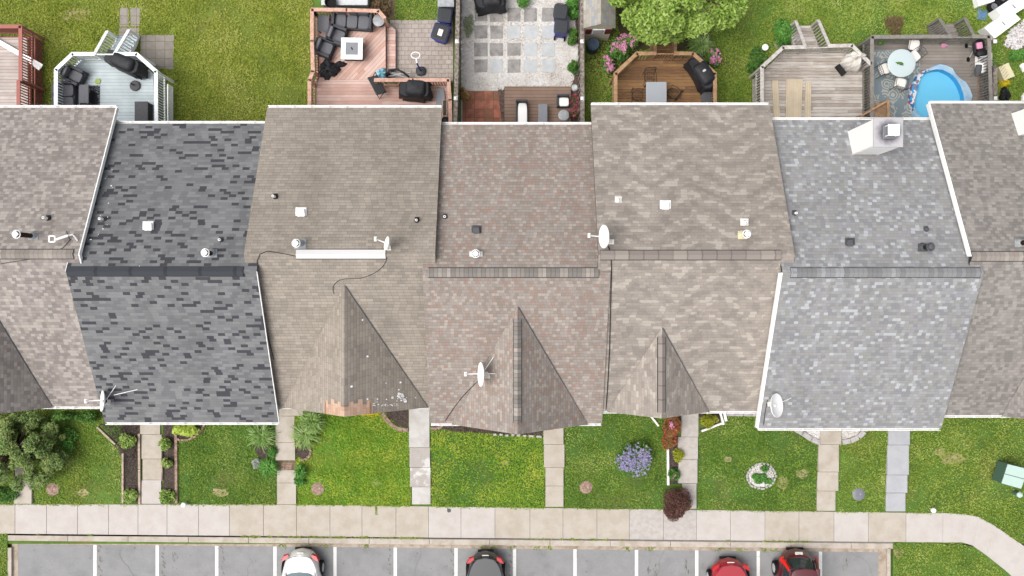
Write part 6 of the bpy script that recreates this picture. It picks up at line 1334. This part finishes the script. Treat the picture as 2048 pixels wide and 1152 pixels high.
# ---------------------------------------------------------------- cars, rear bumper towards the pavement (+y)
def car(label, pxc, py_rear, paint, wd, glass_m, trunk, kind, z_b=.62, name='parked_car'):
    s0 = (H-z_b)/FPX; X0 = (pxc-1024)*s0; Y0 = (576-py_rear)*s0; t = thing(name, label, 'car', (X0, Y0-2.2, 0), 'cars parked along the kerb'); P_ = M[paint]; hw = wd/2; L = 4.5
    def sec(y0, y1, w2, z, n=4.2, bow=.36):    # plan outline with a bowed rear
        pts = []
        K_ = 40
        for j in range(K_):
            a_ = 6.2832*j/K_; c_, s_ = math.cos(a_), math.sin(a_); x = w2*math.copysign(abs(c_)**(2/n), c_); yy = math.copysign(abs(s_)**(2/3.2), s_)
            y = (y0+y1)/2 + (y1-y0)/2*yy; f = abs(x)/w2
            if yy > 0: y -= bow*f*f*yy
            else: y += bow*1.2*f*f*(-yy)
            pts.append(Vector((X0+x, Y0+y, z)))
        return pts
    suv = kind == 'suv'; zb = 1.02 if suv else .92; zt_ = 1.62 if suv else 1.42
    b = MB(); b.loft([sec(-L+.1, -.12, hw*.9, .2), sec(-L, -.02, hw*.97, .34), sec(-L-.01, .0, hw, .5), sec(-L, -.01, hw, .62), sec(-L+.03, -.08, hw*.985, .74), sec(-L+.12, -.13, hw*.95, zb-.06), sec(-L+.25, -.19, hw*.9, zb)]); body = b.build('body', P_, t, True)
    gy0, gy1 = -L+1.25, (-.22 if suv else -trunk); ty0, ty1 = -L+2.05, (-.55 if suv else -trunk-.62)
    g_ = MB(); g_.loft([sec(gy0, gy1, hw*.84, zb-.01, 6, .12), sec((gy0+ty0)/2, (gy1+ty1)/2, hw*.76, (zb+zt_)/2, 6, .1), sec(ty0, ty1, hw*.66, zt_-.03, 6, .08)]); g_.build('windows', M[glass_m], t, True)
    r_ = MB(); r_.loft([sec(ty0-.02, ty1+.02, hw*.68, zt_-.03, 6, .08), sec(ty0, ty1, hw*.67, zt_, 6, .08), sec(ty0+.2, ty1-.15, hw*.5, zt_+.03, 6, .06)]); r_.build('roof', P_, t, True)
    pl = MB()
    for s_ in (-1, 1):
        pl.beam((X0+s_*hw*.74, Y0+gy1-.04, zb), (X0+s_*hw*.6, Y0+ty1-.02, zt_-.01), .1, .05); pl.beam((X0+s_*hw*.74, Y0+gy0+.05, zb), (X0+s_*hw*.6, Y0+ty0+.02, zt_-.01), .07, .04); ym = (ty0+ty1)/2; pl.beam((X0+s_*hw*.83, Y0+ym, zb), (X0+s_*hw*.67, Y0+ym, zt_-.02), .07, .04)
        pl.beam((X0+s_*hw*.675, Y0+ty0, zt_-.01), (X0+s_*hw*.675, Y0+ty1, zt_-.01), .05, .04)
    pl.build('pillars', P_, t)
    for s_ in (-1, 1):
        tl = MB(); m_ = M['red_bright'] if suv else M['red_light']
        if suv: tl.loft([[Vector((X0+s_*x, Y0+y, z)) for x, y, z in q] for q in ([(hw*.74, -.2, .86), (hw*.9, -.3, .86), (hw*.9, -.42, .86), (hw*.72, -.3, .86)], [(hw*.72, -.28, 1.15), (hw*.8, -.36, 1.15), (hw*.8, -.5, 1.15), (hw*.7, -.38, 1.15)], [(hw*.62, -.56, 1.5), (hw*.7, -.6, 1.5), (hw*.7, -.7, 1.5), (hw*.62, -.66, 1.5)])])
        else: tl.loft([[Vector((X0+s_*x, Y0+y, z)) for x, y, z in q] for q in ([(hw*.58, -.13, .8), (hw*.82, -.2, .8), (hw*.96, -.42, .8), (hw*.8, -.4, .8), (hw*.58, -.25, .8)], [(hw*.58, -.16, zb+.006), (hw*.8, -.24, zb+.006), (hw*.925, -.45, zb+.006), (hw*.78, -.42, zb+.006), (hw*.58, -.28, zb+.006)])])
        tl.build('taillight', m_, t)
        mr = MB(); mr.ob((X0+s_*(hw+.09), Y0+gy0+.75, .98), (.2, .12, .13)); mr.build('wing_mirror', P_, t, bevel=.03)
        for yy in (-.92, -L+.85):
            wh = MB(); xo = X0+s_*(hw*.985); wh.tube([(xo-s_*.2, Y0+yy, .32), (xo+s_*.012, Y0+yy, .32)], .32, 28); wo = wh.build('wheel', M['rubber'], t, True)
            hb = MB(); xx = xo+s_*.016; hb.tube([(xx-s_*.01, Y0+yy, .32), (xx+s_*.006, Y0+yy, .32)], .2, 20); 
            hb.build('rim', M['silver'], wo)
        sk = MB(); sk.beam((X0+s_*hw*.96, Y0-1.35, .22), (X0+s_*hw*.96, Y0-L+1.3, .22), .06, .12); sk.build('sill', M['black'], t)
    pm = MB()
    if suv: pm.ob((X0, Y0-.1, .87), (.32, .1, .1), 0, rx=R(-50))
    else: pm.ob((X0, Y0-.115, .82), (.3, .03, .12), 0, rx=R(-25))
    pm.build('number_plate', M['offwhite'], t)
    sm = MB(); zz = zb+.004; n_ = 8; pts = [(X0 + hw*.62*(i/n_*2-1), Y0-.3 + (0 if suv else .07) - .11*(i/n_*2-1)**2, zz) for i in range(n_+1)]; sm.tube(pts, .012, 5); sm.build('trunk_seam' if not suv else 'chrome_strip', M['silver' if suv else 'lead_dark'], t)
    bl_ = MB(); bl_.box(X0-hw*.4, X0+hw*.4, Y0-.12, Y0-.02, .24, .34); bl_.build('bumper_insert', M['black'], t)
    return t
car('white sedan with pale rear window parked near the left', 603, 1098, 'car_white', 1.8, 'car_glass_light', .92, 'sedan')
car('glossy black car with curved rear in the middle bay', 971, 1103, 'car_black', 1.76, 'car_glass', 1.15, 'sedan')
car('bright red sedan parked left of the dark maroon car', 1459, 1117, 'car_red', 1.82, 'car_glass', .85, 'sedan')
car('dark maroon hatchback with tall red tail lights beside the last bay', 1594, 1099, 'car_maroon', 1.9, 'car_glass', .3, 'suv')
